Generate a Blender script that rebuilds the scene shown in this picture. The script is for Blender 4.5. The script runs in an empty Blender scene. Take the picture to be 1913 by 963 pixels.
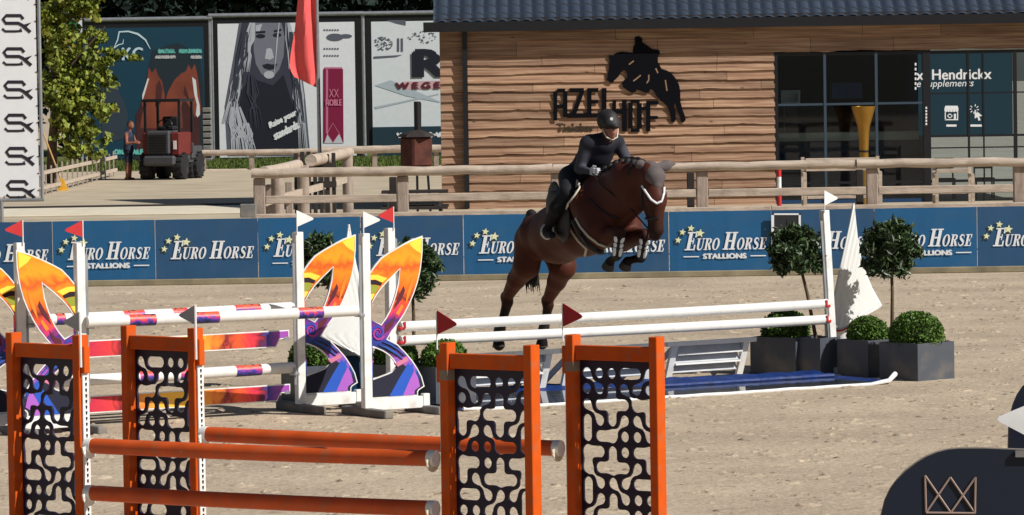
import bpy, math, random
import numpy as np
from mathutils import Vector, Matrix, geometry
from mathutils.bvhtree import BVHTree
random.seed(7); RNG = np.random.default_rng(7)
R = math.radians
scene = bpy.context.scene
COL = scene.collection
# ------------------------------------------------------------------ camera
F, W, HP, CH = 8000.0, 1913.0, 963.0, 3.0
PITCH = math.atan((481.5-140)/F); ROLL = R(0.9)
cd = bpy.data.cameras.new('camera'); cam = bpy.data.objects.new('camera', cd); COL.objects.link(cam)
cd.sensor_width = 36; cd.lens = F/W*36; cd.clip_start = 0.5; cd.clip_end = 2000
CM = (Matrix.Rotation(math.pi/2-PITCH, 3, 'X') @ Matrix.Rotation(-ROLL, 3, 'Z'))
cam.matrix_world = Matrix.Translation((0, 0, CH)) @ CM.to_4x4()
scene.camera = cam
CAMP = Vector((0, 0, CH))
def ray(px, py): return (CM @ Vector(((px-W/2)/F, -(py-HP/2)/F, -1))).normalized()
def P(px, py, Y):
    d = ray(px, py); return CAMP + d*(Y/d.y)
def G(px, py, z=0.0):
    d = ray(px, py); return CAMP + d*((z-CH)/d.z)
# ------------------------------------------------------------------ light
SUN = Vector((0.88, -0.47, 0)).normalized(); EL = R(40)
SUNV = Vector((SUN.x*math.cos(EL), SUN.y*math.cos(EL), math.sin(EL)))
w = bpy.data.worlds.new('World'); scene.world = w; w.use_nodes = True
nt = w.node_tree; bg = nt.nodes['Background']
sky = nt.nodes.new('ShaderNodeTexSky'); sky.sky_type = 'NISHITA'; sky.sun_disc = False
sky.sun_elevation = EL; sky.sun_rotation = math.atan2(SUN.x, SUN.y)
nt.links.new(sky.outputs[0], bg.inputs[0]); bg.inputs[1].default_value = 0.042
sl = bpy.data.lights.new('sun', 'SUN'); so = bpy.data.objects.new('sun', sl); COL.objects.link(so)
sl.energy = 5.0; sl.angle = R(0.5); sl.color = (1.0, 0.965, 0.91)
so.rotation_euler = (-SUNV).to_track_quat('-Z', 'Y').to_euler(); so.location = (0, 0, 30)
scene.view_settings.view_transform = 'Standard'; scene.view_settings.look = 'None'
scene.view_settings.gamma = 1; scene.view_settings.exposure = 0.02
scene.render.engine = 'CYCLES'
# ------------------------------------------------------------------ materials
def S(r, g, b):
    f = lambda c: (c/255/12.92) if c/255 <= 0.04045 else ((c/255+0.055)/1.055)**2.4
    return (f(r), f(g), f(b), 1)
MATS = {}
def mat(name, c, rough=0.7, metal=0.0, var=0.12, scale=6.0, bump=0.0, bscale=40.0, spec=0.4, island=0.0, dirt=None, stretch=None, attr=None):
    if name in MATS: return MATS[name]
    m = bpy.data.materials.new(name); m.use_nodes = True; MATS[name] = m
    n = m.node_tree.nodes; l = m.node_tree.links; b = n['Principled BSDF']
    b.inputs['Roughness'].default_value = rough; b.inputs['Metallic'].default_value = metal
    b.inputs['Specular IOR Level'].default_value = spec
    tc = n.new('ShaderNodeTexCoord'); src = tc.outputs['Object']
    if stretch:
        mp = n.new('ShaderNodeMapping'); mp.inputs['Scale'].default_value = stretch
        l.new(src, mp.inputs[0]); src = mp.outputs[0]
    nz = n.new('ShaderNodeTexNoise'); nz.inputs['Scale'].default_value = scale; nz.inputs['Detail'].default_value = 5
    l.new(src, nz.inputs['Vector'])
    hs = n.new('ShaderNodeHueSaturation'); hs.inputs['Color'].default_value = c
    if attr:
        at = n.new('ShaderNodeAttribute'); at.attribute_name = attr; l.new(at.outputs['Color'], hs.inputs['Color'])
    mr = n.new('ShaderNodeMapRange'); mr.inputs[1].default_value = 0.3; mr.inputs[2].default_value = 0.7
    mr.inputs[3].default_value = 1-var; mr.inputs[4].default_value = 1+var
    l.new(nz.outputs[0], mr.inputs[0]); val = mr.outputs[0]
    if island:
        g = n.new('ShaderNodeNewGeometry'); r2 = n.new('ShaderNodeMapRange')
        r2.inputs[3].default_value = 1-island; r2.inputs[4].default_value = 1+island
        l.new(g.outputs['Random Per Island'], r2.inputs[0])
        mu = n.new('ShaderNodeMath'); mu.operation = 'MULTIPLY'; l.new(val, mu.inputs[0]); l.new(r2.outputs[0], mu.inputs[1]); val = mu.outputs[0]
    l.new(val, hs.inputs['Value']); out = hs.outputs[0]
    if dirt:
        n2 = n.new('ShaderNodeTexNoise'); n2.inputs['Scale'].default_value = dirt[1]; n2.inputs['Detail'].default_value = 8
        l.new(tc.outputs['Object'], n2.inputs['Vector'])
        r3 = n.new('ShaderNodeMapRange'); r3.inputs[1].default_value = 0.5; r3.inputs[2].default_value = 0.72; r3.inputs[4].default_value = dirt[2]
        l.new(n2.outputs[0], r3.inputs[0])
        mx = n.new('ShaderNodeMixRGB'); mx.inputs[2].default_value = dirt[0]
        l.new(r3.outputs[0], mx.inputs[0]); l.new(out, mx.inputs[1]); out = mx.outputs[0]
    l.new(out, b.inputs['Base Color'])
    if bump:
        n3 = n.new('ShaderNodeTexNoise'); n3.inputs['Scale'].default_value = bscale; n3.inputs['Detail'].default_value = 4
        l.new(src, n3.inputs['Vector'])
        bp = n.new('ShaderNodeBump'); bp.inputs['Strength'].default_value = bump; bp.inputs['Distance'].default_value = 0.02
        l.new(n3.outputs[0], bp.inputs['Height']); l.new(bp.outputs[0], b.inputs['Normal'])
    return m
DUST = S(150, 135, 110)
m_white = mat('white_paint', (0.80, 0.80, 0.78, 1), 0.5, dirt=(DUST, 7, 0.35), var=0.04)
m_whitepole = mat('white_pole_paint', (0.78, 0.77, 0.74, 1), 0.45, dirt=(DUST, 9, 0.15), var=0.04)
m_orange = mat('orange_paint', (0.60, 0.085, 0.002, 1), 0.6, spec=0.25, dirt=(S(150, 100, 72), 16, 0.5), var=0.1, scale=9)
m_orangepole = mat('orange_pole_paint', (0.60, 0.088, 0.012, 1), 0.5, dirt=(S(160, 104, 76), 13, 0.55), var=0.14, scale=5, stretch=(1, 1, 1))
m_navy = mat('navy_panel', S(32, 26, 50), 0.5)
m_red = mat('red_flag', S(190, 40, 42), 0.6); m_wflag = mat('white_flag', (0.75, 0.75, 0.74, 1), 0.6)
m_grey = mat('grey_wood', S(120, 118, 115), 0.8, dirt=(DUST, 8, 0.5), var=0.2)
m_metal = mat('galvanised_metal', S(165, 168, 172), 0.4, 0.6, bump=0.05)
m_black = mat('black_metal', S(22, 22, 26), 0.5)
m_planter = mat('planter_anthracite', S(78, 82, 90), 0.42, dirt=(DUST, 5, 0.25), var=0.08, spec=0.5)
m_soil = mat('soil', S(50, 40, 30), 0.95, bump=0.5)
m_boardA = mat('banner_blue', S(26, 90, 136), 0.55, dirt=(S(90, 100, 110), 3, 0.14), var=0.06, scale=2)
m_boardB = mat('banner_dark_blue', S(38, 80, 118), 0.55, dirt=(S(90, 100, 110), 3, 0.14), var=0.07, scale=2)
m_print = mat('white_print', (0.8, 0.82, 0.84, 1), 0.6, var=0.03)
m_star = mat('star_print', S(225, 232, 190), 0.6, var=0.03); m_stard = mat('star_shade_print', S(62, 70, 70), 0.6)
m_log = mat('weathered_log', S(184, 168, 152), 0.85, var=0.22, scale=5, bump=0.4, bscale=25, stretch=(0.4, 3, 3), dirt=(S(130, 112, 98), 4, 0.5))
m_logp = mat('weathered_post', S(158, 142, 130), 0.85, var=0.2, scale=5, bump=0.4, bscale=25, stretch=(3, 3, 0.5), dirt=(S(95, 80, 66), 4, 0.5))
m_timber = mat('timber_sill', S(140, 130, 105), 0.9, var=0.25, scale=3, dirt=(S(80, 78, 60), 2, 0.6))
m_concrete = mat('pale_concrete', S(212, 202, 180), 0.9, var=0.12, scale=2)
m_darkwood = mat('dark_wood', S(48, 42, 40), 0.8, var=0.2)
m_rust = mat('rusty_steel', S(84, 44, 36), 0.9, var=0.35, scale=5, bump=0.2, dirt=(S(60, 36, 30), 4, 0.7))
m_gold = mat('gold_metal', S(160, 120, 52), 0.4, 0.7, var=0.08)
m_skin = mat('skin', S(200, 150, 125), 0.6, var=0.05)
m_leaf = mat('bay_leaf', S(56, 76, 40), 0.45, var=0.25, scale=8, island=0.55, spec=0.5)
m_box = mat('boxwood_leaf', S(78, 108, 34), 0.6, var=0.25, scale=12, island=0.5)
m_bark = mat('bark', S(95, 78, 58), 0.9, var=0.3, scale=8, bump=0.5)
m_syc = mat('sycamore_leaf', S(108, 120, 38), 0.6, var=0.25, scale=2, island=0.5, dirt=(S(165, 145, 50), 1.2, 0.45))
m_forest = mat('forest_leaf', S(16, 34, 28), 0.8, var=0.4, scale=0.6, island=0.5)
m_rubber = mat('rubber', S(28, 28, 30), 0.85)
m_ear = mat('grey_bonnet', S(92, 84, 84), 0.85)
m_pipe = mat('white_piping', S(205, 195, 175), 0.7)
def flat(name, c, rough=0.7): return mat(name, c, rough, var=0.03)
def glass(name, refl=0.6):
    m = bpy.data.materials.new(name); m.use_nodes = True; n = m.node_tree.nodes; l = m.node_tree.links
    n.remove(n['Principled BSDF']); out = n['Material Output']
    t = n.new('ShaderNodeBsdfTransparent'); t.inputs[0].default_value = (0.72, 0.80, 0.86, 1)
    g = n.new('ShaderNodeBsdfGlossy'); g.inputs['Roughness'].default_value = 0.02
    f = n.new('ShaderNodeFresnel'); f.inputs[0].default_value = 1.45
    mx = n.new('ShaderNodeMixShader'); l.new(f.outputs[0], mx.inputs[0]); l.new(t.outputs[0], mx.inputs[1]); l.new(g.outputs[0], mx.inputs[2])
    l.new(mx.outputs[0], out.inputs[0]); return m
m_glass = glass('window_glass')
def sand_mat():
    m = bpy.data.materials.new('arena_sand'); m.use_nodes = True; n = m.node_tree.nodes; l = m.node_tree.links; b = n['Principled BSDF']
    b.inputs['Roughness'].default_value = 0.95; b.inputs['Specular IOR Level'].default_value = 0.1
    tc = n.new('ShaderNodeTexCoord')
    def noise(s, d=5, dist=0):
        x = n.new('ShaderNodeTexNoise'); x.inputs['Scale'].default_value = s; x.inputs['Detail'].default_value = d; x.inputs['Distortion'].default_value = dist
        l.new(tc.outputs['Object'], x.inputs['Vector']); return x.outputs[0]
    r = n.new('ShaderNodeValToRGB'); l.new(noise(0.7, 8), r.inputs[0])
    r.color_ramp.elements[0].position = 0.3; r.color_ramp.elements[0].color = S(166, 150, 130)
    r.color_ramp.elements[1].position = 0.7; r.color_ramp.elements[1].color = S(192, 175, 152)
    def mix(a, col, src, lo, hi, amt):
        q = n.new('ShaderNodeMapRange'); q.inputs[1].default_value = lo; q.inputs[2].default_value = hi; q.inputs[4].default_value = amt; l.new(src, q.inputs[0])
        x = n.new('ShaderNodeMixRGB'); x.inputs[2].default_value = col; l.new(q.outputs[0], x.inputs[0]); l.new(a, x.inputs[1]); return x.outputs[0]
    c = mix(r.outputs[0], S(130, 114, 98), noise(5, 6), 0.58, 0.74, 0.6)
    c = mix(c, S(216, 198, 170), noise(9, 4), 0.58, 0.7, 0.6)
    c = mix(c, S(104, 84, 68), noise(22, 4, 0.5), 0.63, 0.72, 0.7)
    l.new(c, b.inputs['Base Color'])
    bp = n.new('ShaderNodeBump'); bp.inputs['Strength'].default_value = 0.55; bp.inputs['Distance'].default_value = 0.03
    ad = n.new('ShaderNodeMath'); l.new(noise(6, 6), ad.inputs[0]); l.new(noise(18, 6), ad.inputs[1])
    l.new(ad.outputs[0], bp.inputs['Height']); l.new(bp.outputs[0], b.inputs['Normal'])
    return m
m_sand = sand_mat()
m_pave = mat('pavement_stone', S(182, 168, 144), 0.9, var=0.12, scale=0.8, dirt=(S(140, 124, 100), 0.5, 0.5), bump=0.1)
m_grass = mat('grass_blades', S(80, 96, 36), 0.8, var=0.3, scale=1.5, island=0.4)
m_grassg = mat('grass_ground', S(90, 96, 44), 0.9, var=0.3, scale=1.5)
def ramp_print(name, stops, axis=2, lo=0.0, hi=1.0, dist=0.25, nscale=2.2, wave=True):
    """printed artwork: swirling colours"""
    m = bpy.data.materials.new(name); m.use_nodes = True; n = m.node_tree.nodes; l = m.node_tree.links; b = n['Principled BSDF']
    b.inputs['Roughness'].default_value = 0.45
    tc = n.new('ShaderNodeTexCoord'); sp = n.new('ShaderNodeSeparateXYZ'); l.new(tc.outputs['Object'], sp.inputs[0])
    nz = n.new('ShaderNodeTexNoise'); nz.inputs['Scale'].default_value = nscale; nz.inputs['Detail'].default_value = 1.5; nz.inputs['Distortion'].default_value = 2.5
    l.new(tc.outputs['Object'], nz.inputs['Vector'])
    mr = n.new('ShaderNodeMapRange'); mr.inputs[1].default_value = lo; mr.inputs[2].default_value = hi; l.new(sp.outputs[axis], mr.inputs[0])
    m1 = n.new('ShaderNodeMath'); m1.operation = 'SUBTRACT'; l.new(nz.outputs[0], m1.inputs[0]); m1.inputs[1].default_value = 0.5
    m2 = n.new('ShaderNodeMath'); m2.operation = 'MULTIPLY'; l.new(m1.outputs[0], m2.inputs[0]); m2.inputs[1].default_value = dist*2
    ad = n.new('ShaderNodeMath'); l.new(mr.outputs[0], ad.inputs[0]); l.new(m2.outputs[0], ad.inputs[1])
    r = n.new('ShaderNodeValToRGB'); l.new(ad.outputs[0], r.inputs[0]); e = r.color_ramp.elements
    e[0].position = stops[0][0]; e[0].color = stops[0][1]; e[1].position = stops[-1][0]; e[1].color = stops[-1][1]
    for p_, c_ in stops[1:-1]:
        x = e.new(p_); x.color = c_
    l.new(r.outputs[0], b.inputs['Base Color']); return m
m_swirl = ramp_print('swirl_print', [(0.0, S(20, 26, 48)), (0.10, S(28, 34, 60)), (0.17, S(30, 84, 180)), (0.23, S(170, 90, 190)), (0.28, S(24, 26, 56)), (0.36, S(40, 60, 150)),
    (0.42, S(150, 50, 140)), (0.47, S(60, 40, 120)), (0.52, S(210, 50, 110)), (0.57, S(235, 80, 40)), (0.61, S(120, 30, 30)), (0.66, S(240, 110, 20)), (0.74, S(250, 140, 20)),
    (0.79, S(215, 90, 20)), (0.85, S(250, 160, 20)), (0.92, S(250, 140, 20)), (1.0, S(255, 215, 40))], 2, 0.15, 1.6, 0.09, 3.5)
PST = [(0.0, S(160, 60, 160)), (0.12, S(40, 50, 130)), (0.20, S(200, 40, 70)), (0.28, S(225, 60, 60)), (0.31, S(120, 20, 40)), (0.36, S(240, 110, 50)), (0.45, S(250, 190, 60)), (0.57, S(250, 190, 60)), (0.65, S(245, 130, 40)), (0.69, S(120, 24, 40)), (0.73, S(235, 90, 40)), (0.79, S(225, 50, 70)), (0.82, S(100, 24, 50)), (0.85, S(50, 60, 150)), (0.90, S(160, 80, 180)), (1.0, S(165, 60, 150))]
m_plank = ramp_print('plank_print', PST, 0, 0.0, 2.75, 0.05, 5.0)
m_band = ramp_print('band_print', [(0.0, S(30, 36, 60)), (0.3, S(60, 60, 150)), (0.45, S(140, 60, 160)), (0.6, S(220, 50, 80)), (0.8, S(240, 110, 60)), (1.0, S(40, 40, 80))], 2, -0.06, 0.06, 0.6, 9.0)
# ------------------------------------------------------------------ builders
def link(o, parent=None):
    COL.objects.link(o)
    if parent is not None: o.parent = parent
    return o
def tag(o, label=None, cat=None, group=None, kind=None):
    for k, v in (('label', label), ('category', cat), ('group', group), ('kind', kind)):
        if v: o[k] = v
    return o
def thing(name, loc, label, cat, group=None, rz=0):
    o = bpy.data.objects.new(name, None); o.location = loc; o.rotation_euler = (0, 0, rz); o.empty_display_size = 0.2
    link(o); return tag(o, label, cat, group)
def xz(o):  # world matrix of a fresh thing
    return Matrix.Translation(o.location) @ o.rotation_euler.to_matrix().to_4x4()
class MB:
    def __init__(s): s.v = []; s.f = []; s.off = 0.0
    def add(s, vs, fs):
        b = len(s.v); s.v += [tuple(x) for x in vs]; s.f += [tuple(i+b for i in f) for f in fs]; return s
    def box(s, c, d, M=None, bev=0.0):
        x, y, z = d[0]/2, d[1]/2, d[2]/2
        if bev <= 0:
            vs = [Vector((sx*x, sy*y, sz*z)) for sx in (-1, 1) for sy in (-1, 1) for sz in (-1, 1)]
            fs = [(0, 1, 3, 2), (4, 6, 7, 5), (0, 4, 5, 1), (2, 3, 7, 6), (0, 2, 6, 4), (1, 5, 7, 3)]
        else:
            import bmesh
            bm = bmesh.new(); bmesh.ops.create_cube(bm, size=1)
            for v in bm.verts: v.co = Vector((v.co.x*d[0], v.co.y*d[1], v.co.z*d[2]))
            bmesh.ops.bevel(bm, geom=bm.edges[:], offset=bev, segments=1, affect='EDGES', profile=0.5)
            bm.verts.index_update(); vs = [v.co.copy() for v in bm.verts]; fs = [tuple(v.index for v in f.verts) for f in bm.faces]; bm.free()
        c = Vector(c); vs = [(M @ v if M else v)+c for v in vs]
        return s.add(vs, fs)
    def beam(s, a, b, wd, ht, up=(0, 0, 1), bev=0.0):
        a = Vector(a); b = Vector(b); d = (b-a); L = d.length; d.normalize(); up = Vector(up)
        if abs(d.dot(up)) > 0.98: up = Vector((1, 0, 0)) if abs(d.x) < 0.9 else Vector((0, 1, 0))
        sd = d.cross(up).normalized(); u2 = sd.cross(d)
        M = Matrix((d, sd, u2)).transposed()
        return s.box((a+b)/2, (L, wd, ht), M, bev)
    def tube(s, pts, r, n=10, cap=True):
        pts = [Vector(p) for p in pts]; rs = r if isinstance(r, (list, tuple)) else [r]*len(pts)
        vs = []; fs = []; prev = None
        for i, p in enumerate(pts):
            d = (pts[min(i+1, len(pts)-1)]-pts[max(i-1, 0)]).normalized()
            if prev is None:
                u = d.orthogonal().normalized()
            else:
                u = (prev - d*prev.dot(d)).normalized()
            prev = u; v = d.cross(u)
            for k in range(n):
                a = 2*math.pi*k/n; vs.append(p+(u*math.cos(a)+v*math.sin(a))*rs[i])
        for i in range(len(pts)-1):
            for k in range(n):
                k2 = (k+1) % n; fs.append((i*n+k, i*n+k2, (i+1)*n+k2, (i+1)*n+k))
        if cap: fs.append(tuple(range(n-1, -1, -1))); fs.append(tuple((len(pts)-1)*n+k for k in range(n)))
        return s.add(vs, fs)
    def lathe(s, prof, c=(0, 0, 0), n=24):
        c = Vector(c); vs = []; fs = []
        for r, z in prof:
            for k in range(n):
                a = 2*math.pi*k/n; vs.append(c+Vector((r*math.cos(a), r*math.sin(a), z)))
        for i in range(len(prof)-1):
            for k in range(n):
                k2 = (k+1) % n; fs.append((i*n+k, i*n+k2, (i+1)*n+k2, (i+1)*n+k))
        fs.append(tuple(range(n-1, -1, -1))); fs.append(tuple((len(prof)-1)*n+k for k in range(n)))
        return s.add(vs, fs)
    def poly(s, pts, step=0.0):
        """flat polygon of world points; step lifts it towards -Y a hair"""
        pts = [Vector(p)+Vector((0, -s.off, 0)) for p in pts]; s.off += step
        tr = geometry.tessellate_polygon([pts])
        return s.add(pts, [t for t in tr])
    def prism(s, loops, v, T):
        """loops: [outer, hole...] of 2-D (u,z); extruded by thickness v about 0, mapped by T(u,w,z)"""
        l3 = [[Vector((a, b, 0)) for a, b in lp] for lp in loops]
        tr = geometry.tessellate_polygon(l3); fl = [p for lp in l3 for p in lp]; n = len(fl)
        vs = [T(p.x, -v/2, p.y) for p in fl]+[T(p.x, v/2, p.y) for p in fl]
        fs = [t for t in tr]+[tuple(i+n for i in reversed(t)) for t in tr]
        k = 0
        for lp in l3:
            m = len(lp)
            for i in range(m): j = (i+1) % m; fs.append((k+i, k+j, n+k+j, n+k+i))
            k += m
        return s.add(vs, fs)
    def build(s, name, m, parent=None, root=None, smooth=False, normals=True):
        """root: matrix of the thing; world verts are stored relative to it"""
        me = bpy.data.meshes.new(name)
        vs = s.v
        if root is not None:
            inv = root.inverted(); vs = [tuple(inv @ Vector(v)) for v in vs]
        me.from_pydata(vs, [], s.f); me.update()
        if normals:
            import bmesh
            bm = bmesh.new(); bm.from_mesh(me); bmesh.ops.recalc_face_normals(bm, faces=bm.faces); bm.to_mesh(me); bm.free()
        if smooth:
            me.polygons.foreach_set('use_smooth', [True]*len(me.polygons))
            try: me.set_sharp_from_angle(angle=R(40))
            except Exception: pass
        me.materials.append(m); o = bpy.data.objects.new(name, me); link(o, parent); return o
def rebase(o, loc):
    """move a top-level mesh's origin to loc"""
    o.data.transform(Matrix.Translation(-Vector(loc))); o.location = loc; return o
def copy_tree(o, parent=None):
    c = o.copy(); link(c, parent)
    for ch in list(o.children): copy_tree(ch, c)
    return c
# text on a plane facing the camera side (-Y)
def text_mesh(s):
    cu = bpy.data.curves.new('t', 'FONT'); cu.body = s; cu.resolution_u = 3; cu.offset = 0.0
    ob = bpy.data.objects.new('t', cu); COL.objects.link(ob)
    dg = bpy.context.evaluated_depsgraph_get(); me = bpy.data.meshes.new_from_object(ob.evaluated_get(dg))
    vs = [(v.co.x, v.co.y) for v in me.vertices]; fs = [tuple(p.vertices) for p in me.polygons]
    bpy.data.objects.remove(ob); bpy.data.curves.remove(cu); bpy.data.meshes.remove(me)
    return vs, fs
def text(mb, s, x0, x1, ybase, hpx, Y, shear=0.0, bold=0.0, rot=0.0):
    """text between pixel columns x0..x1 with baseline ybase on the plane y=Y"""
    vs, fs = text_mesh(s); a = P(x0, ybase, Y); b = P(x1, ybase, Y); wd = b.x-a.x; ht = hpx*Y/F
    mx0 = min(v[0] for v in vs); mx1 = max(v[0] for v in vs); capH = 0.729 if any(c.isupper() or c.isdigit() for c in s) else 0.54
    reps = [(0, 0)] if not bold else [(0, 0), (bold, 0), (-bold, 0), (0, bold)]
    for k, (dx, dz) in enumerate(reps):
        out = []
        for x, y in vs:
            X = (x-mx0)/(mx1-mx0)*wd; Z = y/capH*ht; X += Z*shear
            X, Z = X*math.cos(rot)-Z*math.sin(rot), X*math.sin(rot)+Z*math.cos(rot)
            out.append((a.x+X+dx, Y-0.0012*k-mb.off, a.z+Z+dz))
        mb.add(out, fs)
def stroke(pts, ws):
    L = []; Rr = []
    for i, p in enumerate(pts):
        a = pts[max(i-1, 0)]; b = pts[min(i+1, len(pts)-1)]; dx, dy = b[0]-a[0], b[1]-a[1]; q = math.hypot(dx, dy) or 1
        nx, ny = -dy/q, dx/q; h = (ws[i] if isinstance(ws, (list, tuple)) else ws)/2
        L.append((p[0]+nx*h, p[1]+ny*h)); Rr.append((p[0]-nx*h, p[1]-ny*h))
    return [[L[i], L[i+1], Rr[i+1], Rr[i]] for i in range(len(pts)-1)]
def rc(x0, x1, z0, z1): return [(x0, z0), (x1, z0), (x1, z1), (x0, z1)]
def ringq(cx, cy, rx, ry, ix, iy, n=18):
    o = [(cx+rx*math.cos(2*math.pi*k/n), cy+ry*math.sin(2*math.pi*k/n)) for k in range(n)]
    i = [(cx+ix*math.cos(2*math.pi*k/n), cy+iy*math.sin(2*math.pi*k/n)) for k in range(n)]
    return [[o[k], o[(k+1) % n], i[(k+1) % n], i[k]] for k in range(n)]
GL = {
 'E': ([rc(.18, .46, .07, .93), rc(.03, .84, .93, 1.0), rc(.72, .84, .70, .93), rc(.46, .66, .46, .54), rc(.60, .68, .34, .66), rc(.03, .88, 0, .07), rc(.76, .88, .07, .30)], 0.95),
 'H': ([rc(.15, .42, .07, .93), rc(.72, .99, .07, .93), rc(.03, .54, 0, .07), rc(.03, .54, .93, 1), rc(.60, 1.11, 0, .07), rc(.60, 1.11, .93, 1), rc(.42, .72, .45, .54)], 1.18),
 'U': ([rc(.12, .38, .3, .93), rc(.78, .88, .3, .93), rc(.02, .48, .93, 1), rc(.66, 1.0, .93, 1)]+stroke([(.25, .3), (.30, .14), (.42, .05), (.60, .04), (.76, .14), (.83, .3)], [.26, .22, .14, .1, .1, .1]), 1.05),
 'R': ([rc(.15, .42, .07, .93), rc(.03, .54, 0, .07), rc(.03, .42, .93, 1)]+stroke([(.42, .96), (.62, .95), (.76, .85), (.77, .72), (.64, .56), (.42, .53)], [.07, .1, .22, .24, .12, .07])+stroke([(.50, .5), (.66, .36), (.80, .1), (.96, .03)], [.1, .24, .24, .06]), 1.0),
 'O': (ringq(.52, .5, .48, .52, .22, .44), 1.06),
 'S': (stroke([(.76, .72), (.74, .86), (.55, .96), (.34, .92), (.24, .78), (.32, .64), (.55, .50), (.74, .36), (.74, .18), (.56, .05), (.34, .05), (.18, .16), (.14, .32)], [.06, .08, .1, .18, .22, .22, .24, .22, .2, .14, .1, .08, .06]), 0.92),
}
def serif(mb, parts, x0, x1, ybase, Y):
    """parts: list of (char, cap height px)"""
    adv = []; x = 0.0
    for ch, h in parts:
        if ch == ' ': x += h*0.35; continue
        g, a = GL[ch]; adv.append((ch, h, x)); x += a*h*0.82
    sc = (x1-x0)/x; a0 = P(x0, ybase, Y); k = Y/F
    for ch, h, xx in adv:
        for i, pl in enumerate(GL[ch][0]):
            pts = []
            for u, z in pl:
                X = (xx+u*h*0.82)*sc+z*h*0.22; pts.append((a0.x+X*k, Y-mb.off-0.0004*i, a0.z+z*h*k))
            mb.add(pts, [tuple(range(len(pts)))])
def disc(mb, cx, cy, r, Y, n=14, rx=None):
    rx = rx or r
    mb.add([P(cx+rx*math.cos(2*math.pi*k/n), cy+r*math.sin(2*math.pi*k/n), Y) + Vector((0, -mb.off, 0)) for k in range(n)], [tuple(range(n))])
def star(mb, cx, cy, r, Y, rot=0):
    pts = []
    for k in range(10):
        rr = r if k % 2 == 0 else r*0.45; a = math.pi*k/5+rot; pts.append(P(cx+rr*math.sin(a), cy-rr*math.cos(a), Y))
    mb.poly(pts)
def pxpoly(mb, pts, Y): mb.poly([P(x, y, Y) for x, y in pts])
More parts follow.
